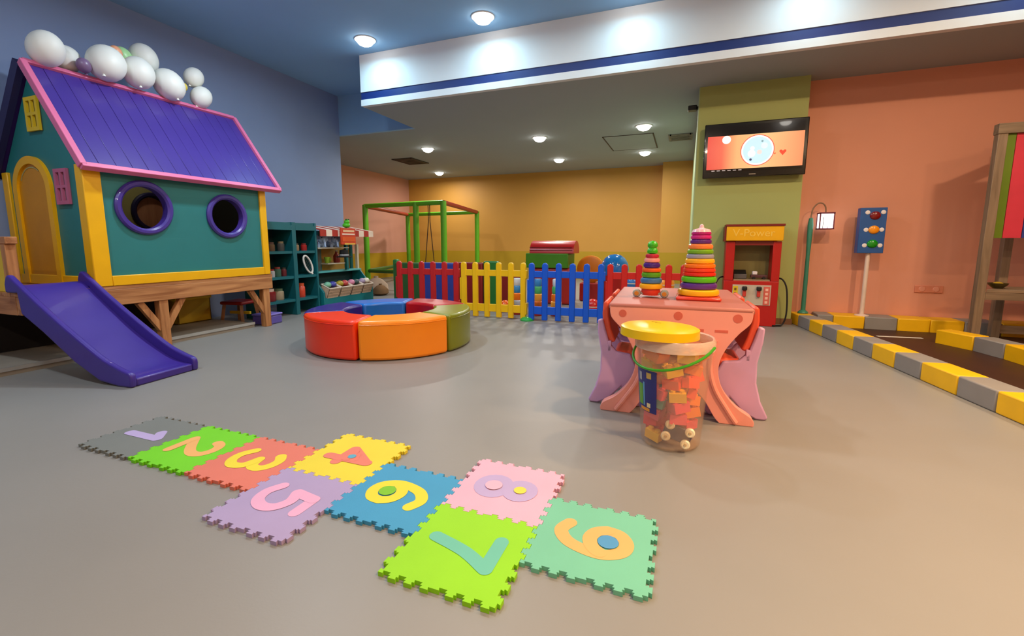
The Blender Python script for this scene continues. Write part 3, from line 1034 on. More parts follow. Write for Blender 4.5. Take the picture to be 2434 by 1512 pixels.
# white racket leaning on the side of the stall
t = thing('toy_racket', 'white toy racket hoop leaning in the narrow bay of the teal shelf', 'racket', (-4.262, 4.345, .465))
c = [(0, 0.05 * math.cos(a * PI / 12), .135 + .115 * math.sin(a * PI / 12)) for a in range(24)]
M_rk = mat('racket_white', (232, 228, 222), rough=.35)
MB().tube(c, .011, 8, True).build('hoop', M_rk, t, smooth=True)
MB().tube([(0, 0, .022), (0, 0, 0.0)], [.012, .014], 8).build('handle', M_rk, t, smooth=True)
for q in (-1, 0, 1):
    MB().tube([(0, q * .022, .135 - .1), (0, q * .022, .135 + .1)], .0015, 4).build('string', mat('racket_string', (120, 112, 104)), t)
t.rotation_euler = (math.radians(27), 0, 0)
# four baskets with toys in them
M_bask = mat('basket_cream', (206, 176, 150), rough=.55, var=.12, scale=30)
TOYC = [((120, 180, 150), 'mint'), ((70, 70, 160), 'violet'), ((170, 150, 40), 'olive'), ((190, 70, 66), 'red'), ((210, 130, 160), 'pink'), ((60, 80, 80), 'slate'), ((170, 150, 180), 'mauve'), ((230, 220, 200), 'cream')]
names4 = ['left end', 'second from left', 'third from left', 'right end']
for i in range(4):
    y0 = SY0 + .045 + i * .222
    t = thing('basket', 'cream wicker basket on the stall tray, %s of the four' % names4[i], 'basket', (-4.27, y0 + .105, .156), 0, 'baskets on the stall')
    t.rotation_euler = (0, math.radians(22), 0)
    c = MB()
    a, b, hh = .07, .098, .15
    c.box(-a, a, -b, b, 0, .008)
    c.build('base', M_bask, t)
    nsl = 9
    for q in range(2):
        X = (-a if q else a)
        for k in range(nsl):
            yy = -b + (2 * b) * (k + .5) / nsl
            pass
    w_ = MB()
    w_.box(a - .006, a, -b, b, .006, hh).box(-a, -a + .006, -b, b, .006, hh).box(-a, a, -b, -b + .006, .006, hh).box(-a, a, b - .006, b, .006, hh)
    w_.build('side', M_bask, t)
    for zz in (.045, .085, .125):
        MB().box(a, a + .005, -b, b, zz, zz + .022).build('woven_band', mat('basket_band', (182, 150, 124), rough=.6, var=.15, scale=40), t)
    c = MB()
    c.tube([(-a, -b, hh), (a, -b, hh), (a, b, hh), (-a, b, hh)], .008, 8, True).build('rim', mat('basket_rim', (232, 214, 196), rough=.5), t)
    for k in range(2):
        rgb, nm = TOYC[(i * 2 + k)]
        o = MB().ball((0, 0, 0), .045, .05, .04).build('toy_fruit', mat('toyfruit_' + nm, rgb, rough=.4), None, (-4.27 + .04, y0 + .06 + .09 * k, .31), smooth=True)
        o['label'] = '%s toy vegetable heaped in the stall basket' % nm
        o['category'] = 'toy food'
        o['group'] = 'toy vegetables in the stall baskets'

# ------------------------------------------------------------------ climbing frame
cf = thing('climbing_frame', 'green and red tube climbing frame with hanging ropes', 'climbing frame', (-4.9, 8.0, 0))
M_cg = mat('tube_green', (92, 168, 22), rough=.4, var=.05)
M_cr = mat('tube_red', (150, 44, 30), rough=.4, var=.05)
A, M_, B, C_, D = (-5.45, 6.9), (-4.30, 6.77), (-3.74, 6.72), (-4.29, 9.2), (-6.2, 9.4)


def CF(mb, name, m, **k):
    mb.v = [(v[0] + 4.9, v[1] - 8.0, v[2]) for v in mb.v]
    return mb.build(name, m, cf, smooth=True, **k)


for p in (A, M_, B, C_, D):
    CF(MB().tube([(p[0], p[1], 0), (p[0], p[1], 1.52)], .05, 14), 'post', M_cg)
TZ = 1.5
for p, q, m in ((A, M_, M_cg), (M_, B, M_cg), (B, C_, M_cr), (C_, D, M_cg), (D, A, M_cr)):
    CF(MB().tube([(p[0], p[1], TZ), (q[0], q[1], TZ)], .04, 12), 'top_bar', m)
CF(MB().tube([(A[0], A[1], .33), (D[0], D[1], .33)], .035, 12), 'low_bar', mat('tube_dark_green', (48, 92, 20)))
CF(MB().tube([(A[0], A[1], .33), (M_[0], M_[1], .33)], .035, 12), 'low_bar', mat('tube_dark_green', (48, 92, 20)))
M_rope = mat('rope_dark', (66, 40, 26), rough=.8)
for dxx, dx2 in ((-.01, -.09), (.02, .09)):
    CF(MB().tube([(-4.03 + dxx, 6.74, 1.5), (-4.03 + dxx, 6.74, 1.2), (-4.03 + dx2, 6.74, .45)], .008, 6), 'rope', M_rope)
CF(MB().box(-4.16, -3.9, 6.66, 6.82, .42, .45), 'swing_seat', M_cr)

# padded panels of the soft play zone behind the fence
def pad(x0, x1, y, h, rgb, label, nm):
    o = MB().box(-(x1 - x0) / 2, (x1 - x0) / 2, -.04, .04, 0, h).build('crash_mat', mat('pad_' + nm, rgb, rough=.45, var=.05), None, ((x0 + x1) / 2, y, 0), bevel=.02, seg=3)
    tag(o, label, 'foam panel', 'padded panels behind the fence')


pad(-4.02, -3.94, 5.70, .60, (40, 120, 60), 'leftmost green padded panel behind the red fence', 'green1')
pad(-3.93, -3.50, 5.60, .56, (44, 92, 44), 'dark green padded panel behind the red fence', 'green2')
pad(-3.49, -2.92, 5.58, .57, (44, 62, 150), 'blue padded panel behind the red fence', 'blue')
pad(-2.90, -2.52, 5.6, .58, (128, 18, 16), 'dark red padded panel behind the yellow fence', 'red1')
pad(-2.51, -2.30, 5.6, .60, (30, 110, 40), 'narrow green padded panel behind the yellow fence', 'green3')
pad(-2.29, -1.92, 5.6, .42, (120, 16, 16), 'low dark red padded panel behind the yellow fence', 'red2')

# red and green toy bench with rolled top
t = thing('toy_rocker', 'red toy with rolled top and green sides behind the blue fence', 'toy', (-1.72, 6.2, 0))
MB().box(-.30, .30, -.17, .17, 0, .50).build('base', mat('rocker_red', (160, 30, 22), rough=.35), t, bevel=.03, seg=3)
MB().box(-.34, .26, -.2, .2, .50, .70).build('green_body', mat('rocker_green', (60, 128, 14), rough=.4), t, bevel=.012)
q = [( -.18, .70), (.18, .70)] + arc(0, .70, .18, 0, PI, 16)
MB().prism([(a, b if b <= .7 else .7 + (b - .7) * .95) for a, b in q], -.29, .33, 'X').build('rolled_top', mat('roll_red', (176, 18, 26), rough=.3), t, smooth=True)
for zz in (.74, .78):
    MB().box(-.29, .31, -.183, -.17, zz, zz + .006).build('stripe', mat('roll_dark', (110, 10, 20)), t)
t = thing('toy_spinner', 'orange disc wheel toy standing behind the blue fence', 'toy', (-1.27, 6.62, 0))
MB().lathe([(0, -.03), (.17, -.03), (.2, -.015), (.2, .015), (.17, .03), (0, .03)], (0, 0, .46), 32, 'Y').build('disc', mat('wheel_orange', (226, 130, 16), rough=.4), t, smooth=True)
MB().box(-.14, .14, -.1, .1, 0, .27).build('stand', mat('wheel_red', (172, 28, 22), rough=.4), t, bevel=.02)
t = thing('toy_dome', 'glossy blue dome toy behind the red fence', 'toy', (-.86, 6.15, 0))
MB().lathe([(.17, .42), (.185, .50), (.17, .58), (.13, .645), (.07, .685), (0, .695)], n=32).build('dome', mat('dome_blue', (20, 110, 190), rough=.12, coat=.6), t, smooth=True)
MB().lathe([(.15, 0), (.16, .2), (.19, .42), (0, .42)], n=32).build('base', mat('dome_red', (170, 26, 22), rough=.35), t, smooth=True)
# small toys seen between the pickets


def cups(x, y, cols, label):
    t = thing('stacking_cups', label, 'toy', (x, y, 0), 0, 'stacked cups behind the fence')
    z = 0
    for i, (rgb, nm) in enumerate(cols):
        r = .07 - .006 * i
        MB().lathe([(r * .9, z), (r, z + .02), (r, z + .075), (r * .85, z + .085), (0, z + .085)], n=18).build('cup', mat('stackcup_' + nm, rgb, rough=.35), t, smooth=True)
        z += .086


OR, GRc, WHc, RDc, BLc = ((240, 120, 20), 'orange'), ((70, 170, 100), 'green'), ((200, 206, 214), 'white'), ((206, 50, 34), 'red'), ((50, 130, 190), 'blue')
cups(-1.58, 5.05, [RDc, OR, ((244, 170, 60), 'amber'), GRc, BLc], 'stack of red, orange and green toy cups left behind the blue fence')
cups(-1.37, 5.1, [RDc, ((244, 170, 60), 'amber'), OR, GRc, WHc], 'stack of toy cups with a white top behind the blue fence')
cups(-1.84, 5.05, [RDc, WHc, OR, BLc, WHc], 'stack of toy cups behind the right end of the yellow fence')
for i, (x, y, r, rgb, nm, lb) in enumerate([(-2.05, 5.2, .07, (240, 96, 20), 'o', 'small orange ball behind the yellow fence'),
                                            (-1.0, 5.4, .09, (200, 30, 26), 'r', 'red ball on the floor behind the blue fence'),
                                            (-.55, 5.45, .10, (50, 120, 190), 'b', 'blue ball behind the right red fence'),
                                            (-.2, 5.5, .11, (240, 150, 30), 'y', 'orange ball behind the right red fence')]):
    z0 = {'b': .28, 'y': .26}.get(nm, 0)
    t = thing('play_ball', lb, 'ball', (x, y, 0), 0, 'balls behind the fence')
    if z0:
        MB().lathe([(.09, 0), (.085, .03), (.03, .06), (.03, z0 - .03), (.07, z0), (0, z0)], n=18).build('stand', mat('ballstand', (150, 30, 26), rough=.4), t, smooth=True)
    MB().ball((0, 0, z0 + r), r).build('ball', mat('ball_' + nm, rgb, rough=.25), t, smooth=True)
    MB().lathe([(r * 1.002, -.006), (r * 1.004, 0), (r * 1.002, .006)], (0, 0, z0 + r), 24).build('seam', M_shw, t)


# pale plush sacks on the floor of the corner behind the stall
def plush_bag(loc, r, m, label):
    t = thing('bean_bag', label, 'bean bag', loc)
    MB().lathe([(r * .6, 0), (r, r * .25), (r * .95, r * .7), (r * .5, r * 1.15), (r * .15, r * 1.3), (0, r * 1.3)], n=24).build('bag', m, t, smooth=True)
    MB().lathe([(r * .16, r * 1.25), (r * .2, r * 1.42), (0, r * 1.42)], n=12).build('knot', m, t, smooth=True)


plush_bag((-4.85, 6.35, 0), .2, mat('bag_pale', (196, 170, 150), rough=.9, bump=.3), 'pale bean bag on the floor between the stall and the climbing frame')
plush_bag((-4.58, 6.1, 0), .13, mat('bag_brown', (120, 84, 50), rough=.9, bump=.3), 'small brown bean bag on the floor right of the stall')

# ------------------------------------------------------------------ picket fence
def picket_panel(p, q, rgb, nm, label, npk=6, hooks=True, sx=1):
    p, q = Vector(p), Vector(q)
    d = q - p
    Ln = d.length
    t = thing('picket_fence', label, 'fence', (p.x, p.y, 0), math.atan2(d.y, d.x), 'plastic picket fence panels')
    m = mat('fence_' + nm, rgb, rough=.38, var=.04)
    w = .062
    hw = w / 2
    pts = [(-hw, .012), (hw, .012), (hw, .60)] + arc(0, .60, hw, 0, PI, 8)[1:] + [(-hw, .60)]
    pts = pts[:-1]
    first = None
    for i in range(npk):
        x = hw + (Ln - w) * i / (npk - 1)
        if first is None:
            first = MB().prism(pts, -.02, .02, 'Y').build('picket', m, t, (x, 0, 0), bevel=.008, seg=2)
        else:
            clone(first, 'picket', t, (x, 0, 0))
    for z0, z1 in ((.075, .16), (.475, .545)):
        MB().box(hw, Ln - hw, -.013, .013, z0, z1).build('rail', m, t, bevel=.004)
    # hinge knuckles on the ends
    MB().box(-.016, .01, -.018, .018, .2, .45).build('hinge_block', m, t, bevel=.006)
    MB().box(Ln - .01, Ln + .014, -.018, .018, .455, .55).build('hinge_block', m, t, bevel=.006)
    MB().box(Ln - .01, Ln + .014, -.018, .018, .06, .19).build('hinge_block', m, t, bevel=.006)
    return t, Ln


p1, _ = picket_panel((-3.17, 4.55), (-2.41, 4.66), (178, 26, 30), 'red', 'red plastic picket fence panel behind the ring of seats')
p2, L2 = picket_panel((-2.375, 4.66), (-1.60, 4.68), (232, 186, 8), 'yellow', 'yellow plastic picket fence panel between red and blue panels')
p3, L3 = picket_panel((-1.56, 4.66), (-.76, 4.70), (0, 84, 208), 'blue', 'blue plastic picket fence panel in the middle of the room')
p4, L4 = picket_panel((-.735, 4.72), (.03, 4.82), (196, 30, 26), 'red_bright', 'bright red picket fence panel behind the pink table')
M_foot = mat('foot_green', (30, 150, 60), rough=.4)
for pr_, x in ((p2, L2 + .02), (p3, L3 + .02), (p4, L4 - .02), (p1, L2 + .02), (p1, -.02)):
    MB().lathe([(.075, 0), (.075, .012), (.055, .032), (.03, .04), (0, .04)], (x, -.02, 0), 24).build('foot', M_foot, pr_, smooth=True)

# ------------------------------------------------------------------ ring of padded seats
RC = (-2.33, 3.23)
RO, RI, RH = .68, .37, .295
SEG = [(-135, -75, (240, 52, 0), 'orange_red', 'orange red padded seat segment at the front left of the ring'),
       (-75, -15, (255, 142, 0), 'amber', 'amber padded seat segment at the front of the ring'),
       (-15, 45, (122, 128, 0), 'olive', 'olive green padded seat segment at the right of the ring'),
       (45, 105, (176, 12, 22), 'crimson', 'crimson padded seat segment at the back of the ring'),
       (105, 165, (22, 104, 190), 'blue', 'blue padded seat segment at the back of the ring'),
       (165, 225, (42, 28, 120), 'indigo', 'indigo padded seat segment at the left of the ring')]
for a0, a1, rgb, nm, lb in SEG:
    g = 0.6
    A0, A1 = math.radians(a0 + g), math.radians(a1 - g)
    am = (A0 + A1) / 2
    cx_, cy_ = (RO + RI) / 2 * math.cos(am), (RO + RI) / 2 * math.sin(am)
    pts = [(x - cx_, y - cy_) for x, y in arc(0, 0, RO, A0, A1, 16) + arc(0, 0, RI, A1, A0, 10)]
    t = thing('padded_bench', lb, 'seat', (RC[0] + cx_, RC[1] + cy_, 0), 0, 'segments of the padded ring seat')
    m = mat('vinyl_' + nm, rgb, rough=.33, var=.03, coat=.1)
    MB().prism(pts, 0.004, RH, 'Z').build('cushion', m, t, bevel=.022, seg=3)
    e = [(x * .985, y * .985, RH - .016) for x, y in pts]
    MB().tube([(x - cx_, y - cy_, RH - .03) for x, y in arc(0, 0, RO + .0005, A0 + .02, A1 - .02, 16)], .0035, 6).build('piping', m, t, smooth=True)

# ------------------------------------------------------------------ pink table with chairs
M_tp = mat('table_pink', (238, 154, 140), rough=.36, var=.03, coat=.1)
M_tt = mat('table_top_pink', (172, 98, 86), rough=.5, var=.02)
M_lil = mat('lilac_plastic', (200, 156, 198), rough=.38, var=.03)
M_seat = mat('seat_coral', (228, 84, 56), rough=.36, var=.03)
M_slot = mat('slot_shadow_pink', (206, 96, 80), rough=.5)
tb = thing('kids_table', 'pink plastic kids table with sweeping legs', 'table', (-.015, 2.27, 0), math.radians(2.5))
TBL = .90
ZT = .552
MB().box(-.325, .325, 0, TBL, ZT - .03, ZT).build('table_top', M_tt, tb, bevel=.012, seg=3)
r_ = MB()
r_.box(-.325, .325, .0, .02, ZT, ZT + .006).box(-.325, .325, TBL - .02, TBL, ZT, ZT + .006)
# leg panels front and back
right = [(.318, ZT - .012), (.31, .485), (.262, .43), (.215, .36), (.19, .29), (.192, .22), (.22, .15), (.275, .085), (.335, .045), (.352, .02), (.35, 0)]
rc = catmull([Vector(p) for p in right], 5)
inner = catmull([Vector(p) for p in [(.205, 0), (.18, .03), (.13, .11), (.07, .165), (0, .18)]], 5)
outl = [(p.x, p.y) for p in rc] + [(p.x, p.y) for p in inner]
outl += [(-x, z) for x, z in reversed(outl[:-1])]
leg_f = None
for y0, s_ in ((0.0, -1), (TBL - .055, 1)):
    lp = MB().prism(outl, y0, y0 + .055, 'Y').build('leg_panel', M_tp, tb, bevel=.011, seg=3)
    yy = y0 - .0015 if s_ < 0 else y0 + .055
    for x, rr in ((-.255, .018), (0, .02), (.255, .02)):
        MB().lathe([(0, 0), (rr, 0), (rr, .002), (0, .002)], (x, yy, .505), 20, 'Y').build('boss', M_slot, lp)
    for x, w_ in ((-.185, .05), (-.075, .08), (.075, .08), (.19, .055)):
        MB().box(x - w_ / 2, x + w_ / 2, yy, yy + .002, .436, .448).build('slot', M_slot, lp)
    for sg_ in (-1, 1):
        pth = catmull([Vector((sg_ * .165, .40)), Vector((sg_ * .15, .28)), Vector((sg_ * .175, .17)), Vector((sg_ * .235, .07)), Vector((sg_ * .275, .012))], 6)
        MB().tube([(p.x, y0 - .002 if s_ < 0 else y0 + .057, p.y) for p in pth], .012, 8).build('leg_rib', M_tp, lp, smooth=True)
MB().box(-.05, .05, .05, TBL - .05, .40, .52).build('spine', M_tp, tb)


def kchair(y, side, label):
    """chair pushed under the table from one long side, opening towards the table"""
    t = thing('kids_chair', label, 'chair', (tb.location.x, tb.location.y, 0), tb.rotation_euler.z, 'chairs pushed under the pink table')
    s = side
    out = [(.345, .455), (.372, .448), (.368, .38), (.35, .28), (.352, .18), (.375, .09), (.412, .012), (.40, 0), (.36, 0), (.30, .03), (.24, .10), (.20, .0), (.15, 0), (.13, .02), (.15, .12), (.17, .22), (.2, .275), (.27, .285), (.31, .33), (.33, .40)]
    pts = [(s * (a + .018), b) for a, b in out]
    for dy in (0, .27):
        MB().prism(pts, y + dy, y + dy + .032, 'Y').build('side_panel', M_lil, t, bevel=.01, seg=2)
    MB().box(min(s * .145, s * .305), max(s * .145, s * .305), y + .03, y + .272, .235, .285).build('seat', M_seat, t, bevel=.02, seg=3)
    b = [(.262, .335), (.29, .325), (.325, .38), (.334, .48), (.33, .535), (.318, .55), (.302, .54), (.30, .47), (.285, .40)]
    MB().prism([(s * (a + .034), c_) for a, c_ in b], y + .02, y + .282, 'Y').build('backrest', M_seat, t, bevel=.01, seg=3)
    for dy in (-.0, .27):
        MB().box(min(s * .315, s * .335), max(s * .315, s * .335), y + dy, y + dy + .03, .285, .34).build('back_support', M_lil, t, bevel=.004)
    return t


kchair(.10, 1, 'near lilac and coral chair on the right side of the pink table')
kchair(.52, 1, 'far lilac and coral chair on the right side of the pink table')
kchair(.10, -1, 'near lilac and coral chair on the left side of the pink table')
kchair(.52, -1, 'far lilac and coral chair on the left side of the pink table')

# ------------------------------------------------------------------ stacking toys
def ring_prof(r, z, h):
    k = h / 2
    return [(r * .25, z), (r - k * .7, z), (r - k * .2, z + k * .3), (r, z + k), (r - k * .2, z + h - k * .3), (r - k * .7, z + h), (r * .25, z + h)]


def rmat(rgb):
    return mat('ring_%d_%d_%d' % rgb, rgb, rough=.25, var=.02, coat=.3)


s2 = thing('ring_stacker', 'tall stacking tower of coloured rings with pink top on the pink table', 'stacking toy', (.075, 2.60, ZT))
MB().box(-.108, .108, -.108, .108, 0, .02).build('base', rmat((214, 62, 40)), s2, bevel=.008)
rings = [(.104, .034, (246, 184, 10)), (.092, .034, (92, 44, 140)), (.088, .034, (84, 190, 20)), (.082, .021, (222, 40, 20)), (.08, .021, (232, 60, 30)),
         (.078, .023, (244, 120, 14)), (.073, .026, (250, 180, 26)), (.068, .024, (158, 156, 176)), (.065, .024, (116, 174, 30)), (.061, .028, (246, 134, 60)),
         (.053, .024, (96, 40, 130)), (.051, .022, (206, 36, 130)), (.049, .016, (186, 24, 116))]
z = .02
for r, h, rgb in rings:
    MB().lathe(ring_prof(r, z, h), n=36).build('ring', rmat(rgb), s2, smooth=True)
    z += h
MB().lathe([(.047, z), (.042, z + .012), (.02, z + .018), (.012, z + .022), (.009, z + .036), (0, z + .042)], n=24).build('cap', rmat((244, 190, 200)), s2, smooth=True)
s1 = thing('ring_stacker', 'short stacking toy on wheels with a green ball head on the pink table', 'stacking toy', (-.165, 2.60, ZT))
MB().lathe([(.0, .012), (.045, .012), (.052, .03), (.048, .045), (0, .045)], n=24).build('base', rmat((214, 54, 30)), s1, smooth=True)
for sx in (-1, 1):
    wl = MB().lathe([(0, -.014), (.018, -.014), (.022, -.008), (.022, .008), (.018, .014), (0, .014)], (sx * .072, -.02, .022), 20, 'Y').build('wheel', mat('wheel_grey', (168, 168, 160), rough=.35), s1, smooth=True)
    MB().lathe([(0, 0), (.012, 0), (.011, -.004), (0, -.004)], (sx * .072, -.034, .021), 16, 'Y').build('hub', mat('wheel_hub', (206, 130, 40), rough=.4), wl, smooth=True)
    MB().box(min(0, sx * .07), max(0, sx * .07), -.026, -.014, .016, .028).build('axle', mat('wheel_grey', (168, 168, 160)), s1)
z = .045
for r, h, rgb in [(.062, .03, (246, 178, 20)), (.058, .032, (66, 120, 176)), (.053, .03, (86, 160, 24)), (.051, .022, (232, 96, 24)), (.045, .03, (70, 32, 136)), (.042, .024, (246, 160, 150)), (.036, .022, (190, 30, 60))]:
    MB().lathe(ring_prof(r, z, h), n=32).build('ring', rmat(rgb), s1, smooth=True)
    z += h
MB().lathe([(.012, z), (.026, z + .004), (.029, z + .016), (.024, z + .028), (.02, z + .032), (.027, z + .042), (.026, z + .056), (.016, z + .068), (0, z + .072)], n=24).build('head', rmat((60, 180, 20)), s1, smooth=True)

# ------------------------------------------------------------------ bucket of bricks
BK = (-.022, 1.985, 0)


def clear(name, tint, frost):
    m = bpy.data.materials.new(name)
    m.use_nodes = True
    nt = m.node_tree
    nt.nodes.clear()
    out = nt.nodes.new('ShaderNodeOutputMaterial')
    tr = nt.nodes.new('ShaderNodeBsdfTransparent')
    tr.inputs[0].default_value = lin(tint) + (1,)
    pb = nt.nodes.new('ShaderNodeBsdfPrincipled')
    pb.inputs['Base Color'].default_value = lin((236, 214, 200)) + (1,)
    pb.inputs['Roughness'].default_value = .2
    pb.inputs['Specular IOR Level'].default_value = .6
    nz = nt.nodes.new('ShaderNodeTexNoise')
    nz.inputs['Scale'].default_value = 14
    mr = nt.nodes.new('ShaderNodeMapRange')
    mr.inputs['To Min'].default_value = frost * .8
    mr.inputs['To Max'].default_value = frost * 1.2
    nt.links.new(nz.outputs['Fac'], mr.inputs['Value'])
    mx = nt.nodes.new('ShaderNodeMixShader')
    nt.links.new(mr.outputs['Result'], mx.inputs[0])
    nt.links.new(tr.outputs[0], mx.inputs[1])
    nt.links.new(pb.outputs[0], mx.inputs[2])
    nt.links.new(mx.outputs[0], out.inputs[0])
    return m


M_clear = clear('clear_plastic', (250, 246, 240), .12)
M_rim = clear('frosted_rim', (250, 240, 230), .55)
bk = thing('toy_bucket', 'clear plastic bucket of building bricks with green handle on the floor', 'bucket', BK)
rb, rt, hb = .120, .152, .425
MB().lathe([(0, .004), (rb - .012, .004), (rb, .016), (rt, hb), (rt - .003, hb), (rb - .003, .018), (rb - .014, .008), (0, .008)], n=48).build('shell', M_clear, bk, smooth=True)
MB().lathe([(rt - .004, hb), (rt + .006, hb - .006), (rt + .008, hb + .024), (rt, hb + .04), (rt - .006, hb + .036), (rt - .006, hb), (rt - .004, hb)], n=48).build('rim', M_rim, bk, smooth=True)
hpts = []
for k in range(17):
    a = PI * k / 16
    x = -(rt + .012) * math.cos(a)
    drop = math.sin(a)
    hpts.append((x, -(rt + .016) * math.sin(a), hb + .0 - .075 * drop + .015 * math.cos(a) * -1))
hd = MB().tube(hpts, .0055, 8).build('handle', mat('handle_green', (58, 150, 24), rough=.35), bk, rz=math.radians(-24), smooth=True)


def patch(a0, a1, z0, z1, off, m, name, parent):
    vs, fs = [], []
    na, nzz = 10, 4
    for i in range(na + 1):
        for j in range(nzz + 1):
            a = math.radians(a0 + (a1 - a0) * i / na)
            z = z0 + (z1 - z0) * j / nzz
            r = rb + (rt - rb) * (z - .016) / (hb - .016) + off
            vs.append((r * math.cos(a), r * math.sin(a), z))
    for i in range(na):
        for j in range(nzz):
            q = i * (nzz + 1) + j
            fs.append((q, q + nzz + 1, q + nzz + 2, q + 1))
    return MB().add(vs, fs).build(name, m, parent, smooth=True)


lb = patch(196, 246, .155, .335, .001, mat('label_navy', (34, 38, 112), rough=.4), 'printed_label', bk)
lb['label'] = 'dark blue printed label'
patch(202, 216, .18, .27, .0016, mat('label_green', (92, 150, 40), rough=.4), 'label_strip', lb)
patch(217, 221, .18, .28, .0016, mat('label_sky', (90, 150, 190), rough=.4), 'label_strip', lb)
patch(206, 214, .285, .32, .0016, mat('label_grey', (150, 150, 160), rough=.4), 'label_strip', lb)
patch(226, 236, .30, .325, .0016, mat('label_gold', (196, 160, 80), rough=.4), 'label_strip', lb)
patch(208, 232, .158, .172, .0016, mat('label_orange', (216, 140, 40), rough=.4), 'label_strip', lb)
patch(226, 234, .176, .195, .0016, mat('label_cream', (220, 200, 150), rough=.4), 'label_strip', lb)
lid = thing('bucket_lid', 'yellow bucket lid lying askew on top of the clear bucket', 'lid', (BK[0] - .062, BK[1] - .005, hb + .042))
LP = [(0, .052), (.05, .05), (.105, .042), (.146, .036), (.157, .03), (.159, -.004), (.152, 0), (.150, .02), (0, .03)]
MB().lathe(LP, n=56).build('cap', mat('lid_yellow', (230, 186, 0), rough=.3, var=.02), lid, smooth=True)
gl = text('moulded_mark', 'S', .03, mat('lid_mark', (170, 140, 10), rough=.5), lid, (-.01, -.02, .0518), (0, 0, 1.2)) if False else None
c = MB()
c.box(-.032, -.008, -.012, -.006, .0505, .0518).box(-.012, .012, -.024, -.018, .0505, .0518)
c.build('moulded_mark', mat('lid_mark', (170, 140, 10), rough=.5), lid, rz=-.3)
lid.rotation_euler = (math.radians(-1), math.radians(1.0), 0)

# bricks inside
BC = [((255, 140, 30), 'orange'), ((255, 92, 60), 'coral'), ((244, 84, 116), 'pink'), ((255, 200, 30), 'yellow'), ((236, 50, 50), 'red'), ((110, 200, 196), 'aqua'), ((160, 120, 205), 'purple'), ((160, 205, 60), 'lime'), ((120, 130, 160), 'slate')]


def brick_mesh(nx, ny, m):
    u = .033
    mb = MB().box(-nx * u / 2, nx * u / 2, -ny * u / 2, ny * u / 2, -.02, .02)
    for i in range(nx):
        for j in range(ny):
            mb.lathe([(.011, .02), (.011, .029), (0, .029)], ((i - (nx - 1) / 2) * u, (j - (ny - 1) / 2) * u, 0), 8)
    o = mb.build('building_block', m)
    return o


rng = random.Random(11)
cache = {}
placed = []


def put_brick(x, y, z, nx, ny, ci, rot):
    key = (nx, ny, ci)
    mm = mat('brick_' + BC[ci][1], BC[ci][0], rough=.35, var=.03)
    if key not in cache:
        o = brick_mesh(nx, ny, mm)
        cache[key] = o
    else:
        o = cache[key].copy()
        COL.objects.link(o)
    o.location = (BK[0] + x, BK[1] + y, z)
    o.rotation_euler = rot
    sz = {2: 'small', 4: 'square', 6: 'wide', 8: 'long'}[nx * ny]
    an = math.degrees(math.atan2(y, x)) % 360
    sd = 'front' if 230 < an < 310 else ('right side' if an >= 310 or an < 50 else ('back' if an < 130 else 'left side'))
    hgt = ('low' if z < .11 else ('below the middle' if z < .19 else ('in the middle' if z < .26 else ('above the middle' if z < .32 else 'near the top')))) + ' at the ' + sd
    tag(o, '%s %s building brick %s of the clear bucket' % (sz, BC[ci][1], hgt), 'toy brick', 'building bricks in the bucket')


def corners2(x, y, hx_, hy_, a):
    ca, sa = math.cos(a), math.sin(a)
    return [Vector((x + ca * i * hx_ - sa * j * hy_, y + sa * i * hx_ + ca * j * hy_)) for i, j in ((-1, -1), (1, -1), (1, 1), (-1, 1))]


def apart(P, Q2):
    for A_ in (P, Q2):
        for i in range(2):
            ax = (A_[i + 1] - A_[i]).normalized()
            p_ = [v.dot(ax) for v in P]
            q_ = [v.dot(ax) for v in Q2]
            if max(p_) < min(q_) or max(q_) < min(p_):
                return True
    return False


for k in range(8):
    zc = .036 + k * .0505
    rmax = rb + (rt - rb) * (zc - .03) / hb - .010
    lay = []
    if k < 2:                       # room for the brick car at the front
        lay.append(corners2(.03, -.085, .066, .034, 0))
    n_t = 0
    while n_t < 3000:
        n_t += 1
        nx, ny = rng.choice([(2, 2), (2, 3), (2, 2)]) if n_t < 900 else rng.choice([(1, 2), (2, 2), (1, 2)])
        a = rng.uniform(0, PI)
        r = rmax * math.sqrt(rng.uniform(0.3, 1))
        th = rng.uniform(0, 2 * PI)
        x, y = r * math.cos(th), r * math.sin(th)
        pts = corners2(x, y, nx * .0165 + .001, ny * .0165 + .001, a)
        if max(p_.length for p_ in pts) > rmax or any(not apart(pts, q_) for q_ in lay):
            continue
        lay.append(pts)
        ci = rng.choice([0, 1, 3, 0, 1, 3, 0]) if k >= 5 else (rng.choice([3, 2, 1, 5, 2, 3, 0, 2]) if k >= 2 else rng.choice([2, 4, 3, 0, 6, 2]))
        put_brick(x, y, zc, nx, ny, ci, (rng.uniform(-.26, .26), rng.uniform(-.26, .26), a))
t = thing('toy_car_brick', 'navy wheeled brick car with cream wheels at the bottom of the bucket', 'toy car', (.008, 1.905, .075), 0)
t.rotation_euler = (math.radians(84), math.radians(18), 0)
MB().box(-.055, .055, -.03, .03, -.012, .012).build('chassis', mat('car_navy', (44, 44, 84), rough=.4), t, bevel=.004)
for sx in (-1, 1):
    for sy in (-1, 1):
        wl = MB().lathe([(0, 0), (.019, 0), (.019, .01), (.014, .014), (0, .012)], (sx * .04, sy * .026, .012), 20, 'Z').build('wheel', mat('car_cream', (236, 222, 190), rough=.4), t, smooth=True)
        MB().lathe([(0, .012), (.006, .012), (.005, .018), (0, .018)], (sx * .04, sy * .026, .012), 12, 'Z').build('hub', mat('car_tan', (190, 160, 120)), wl)

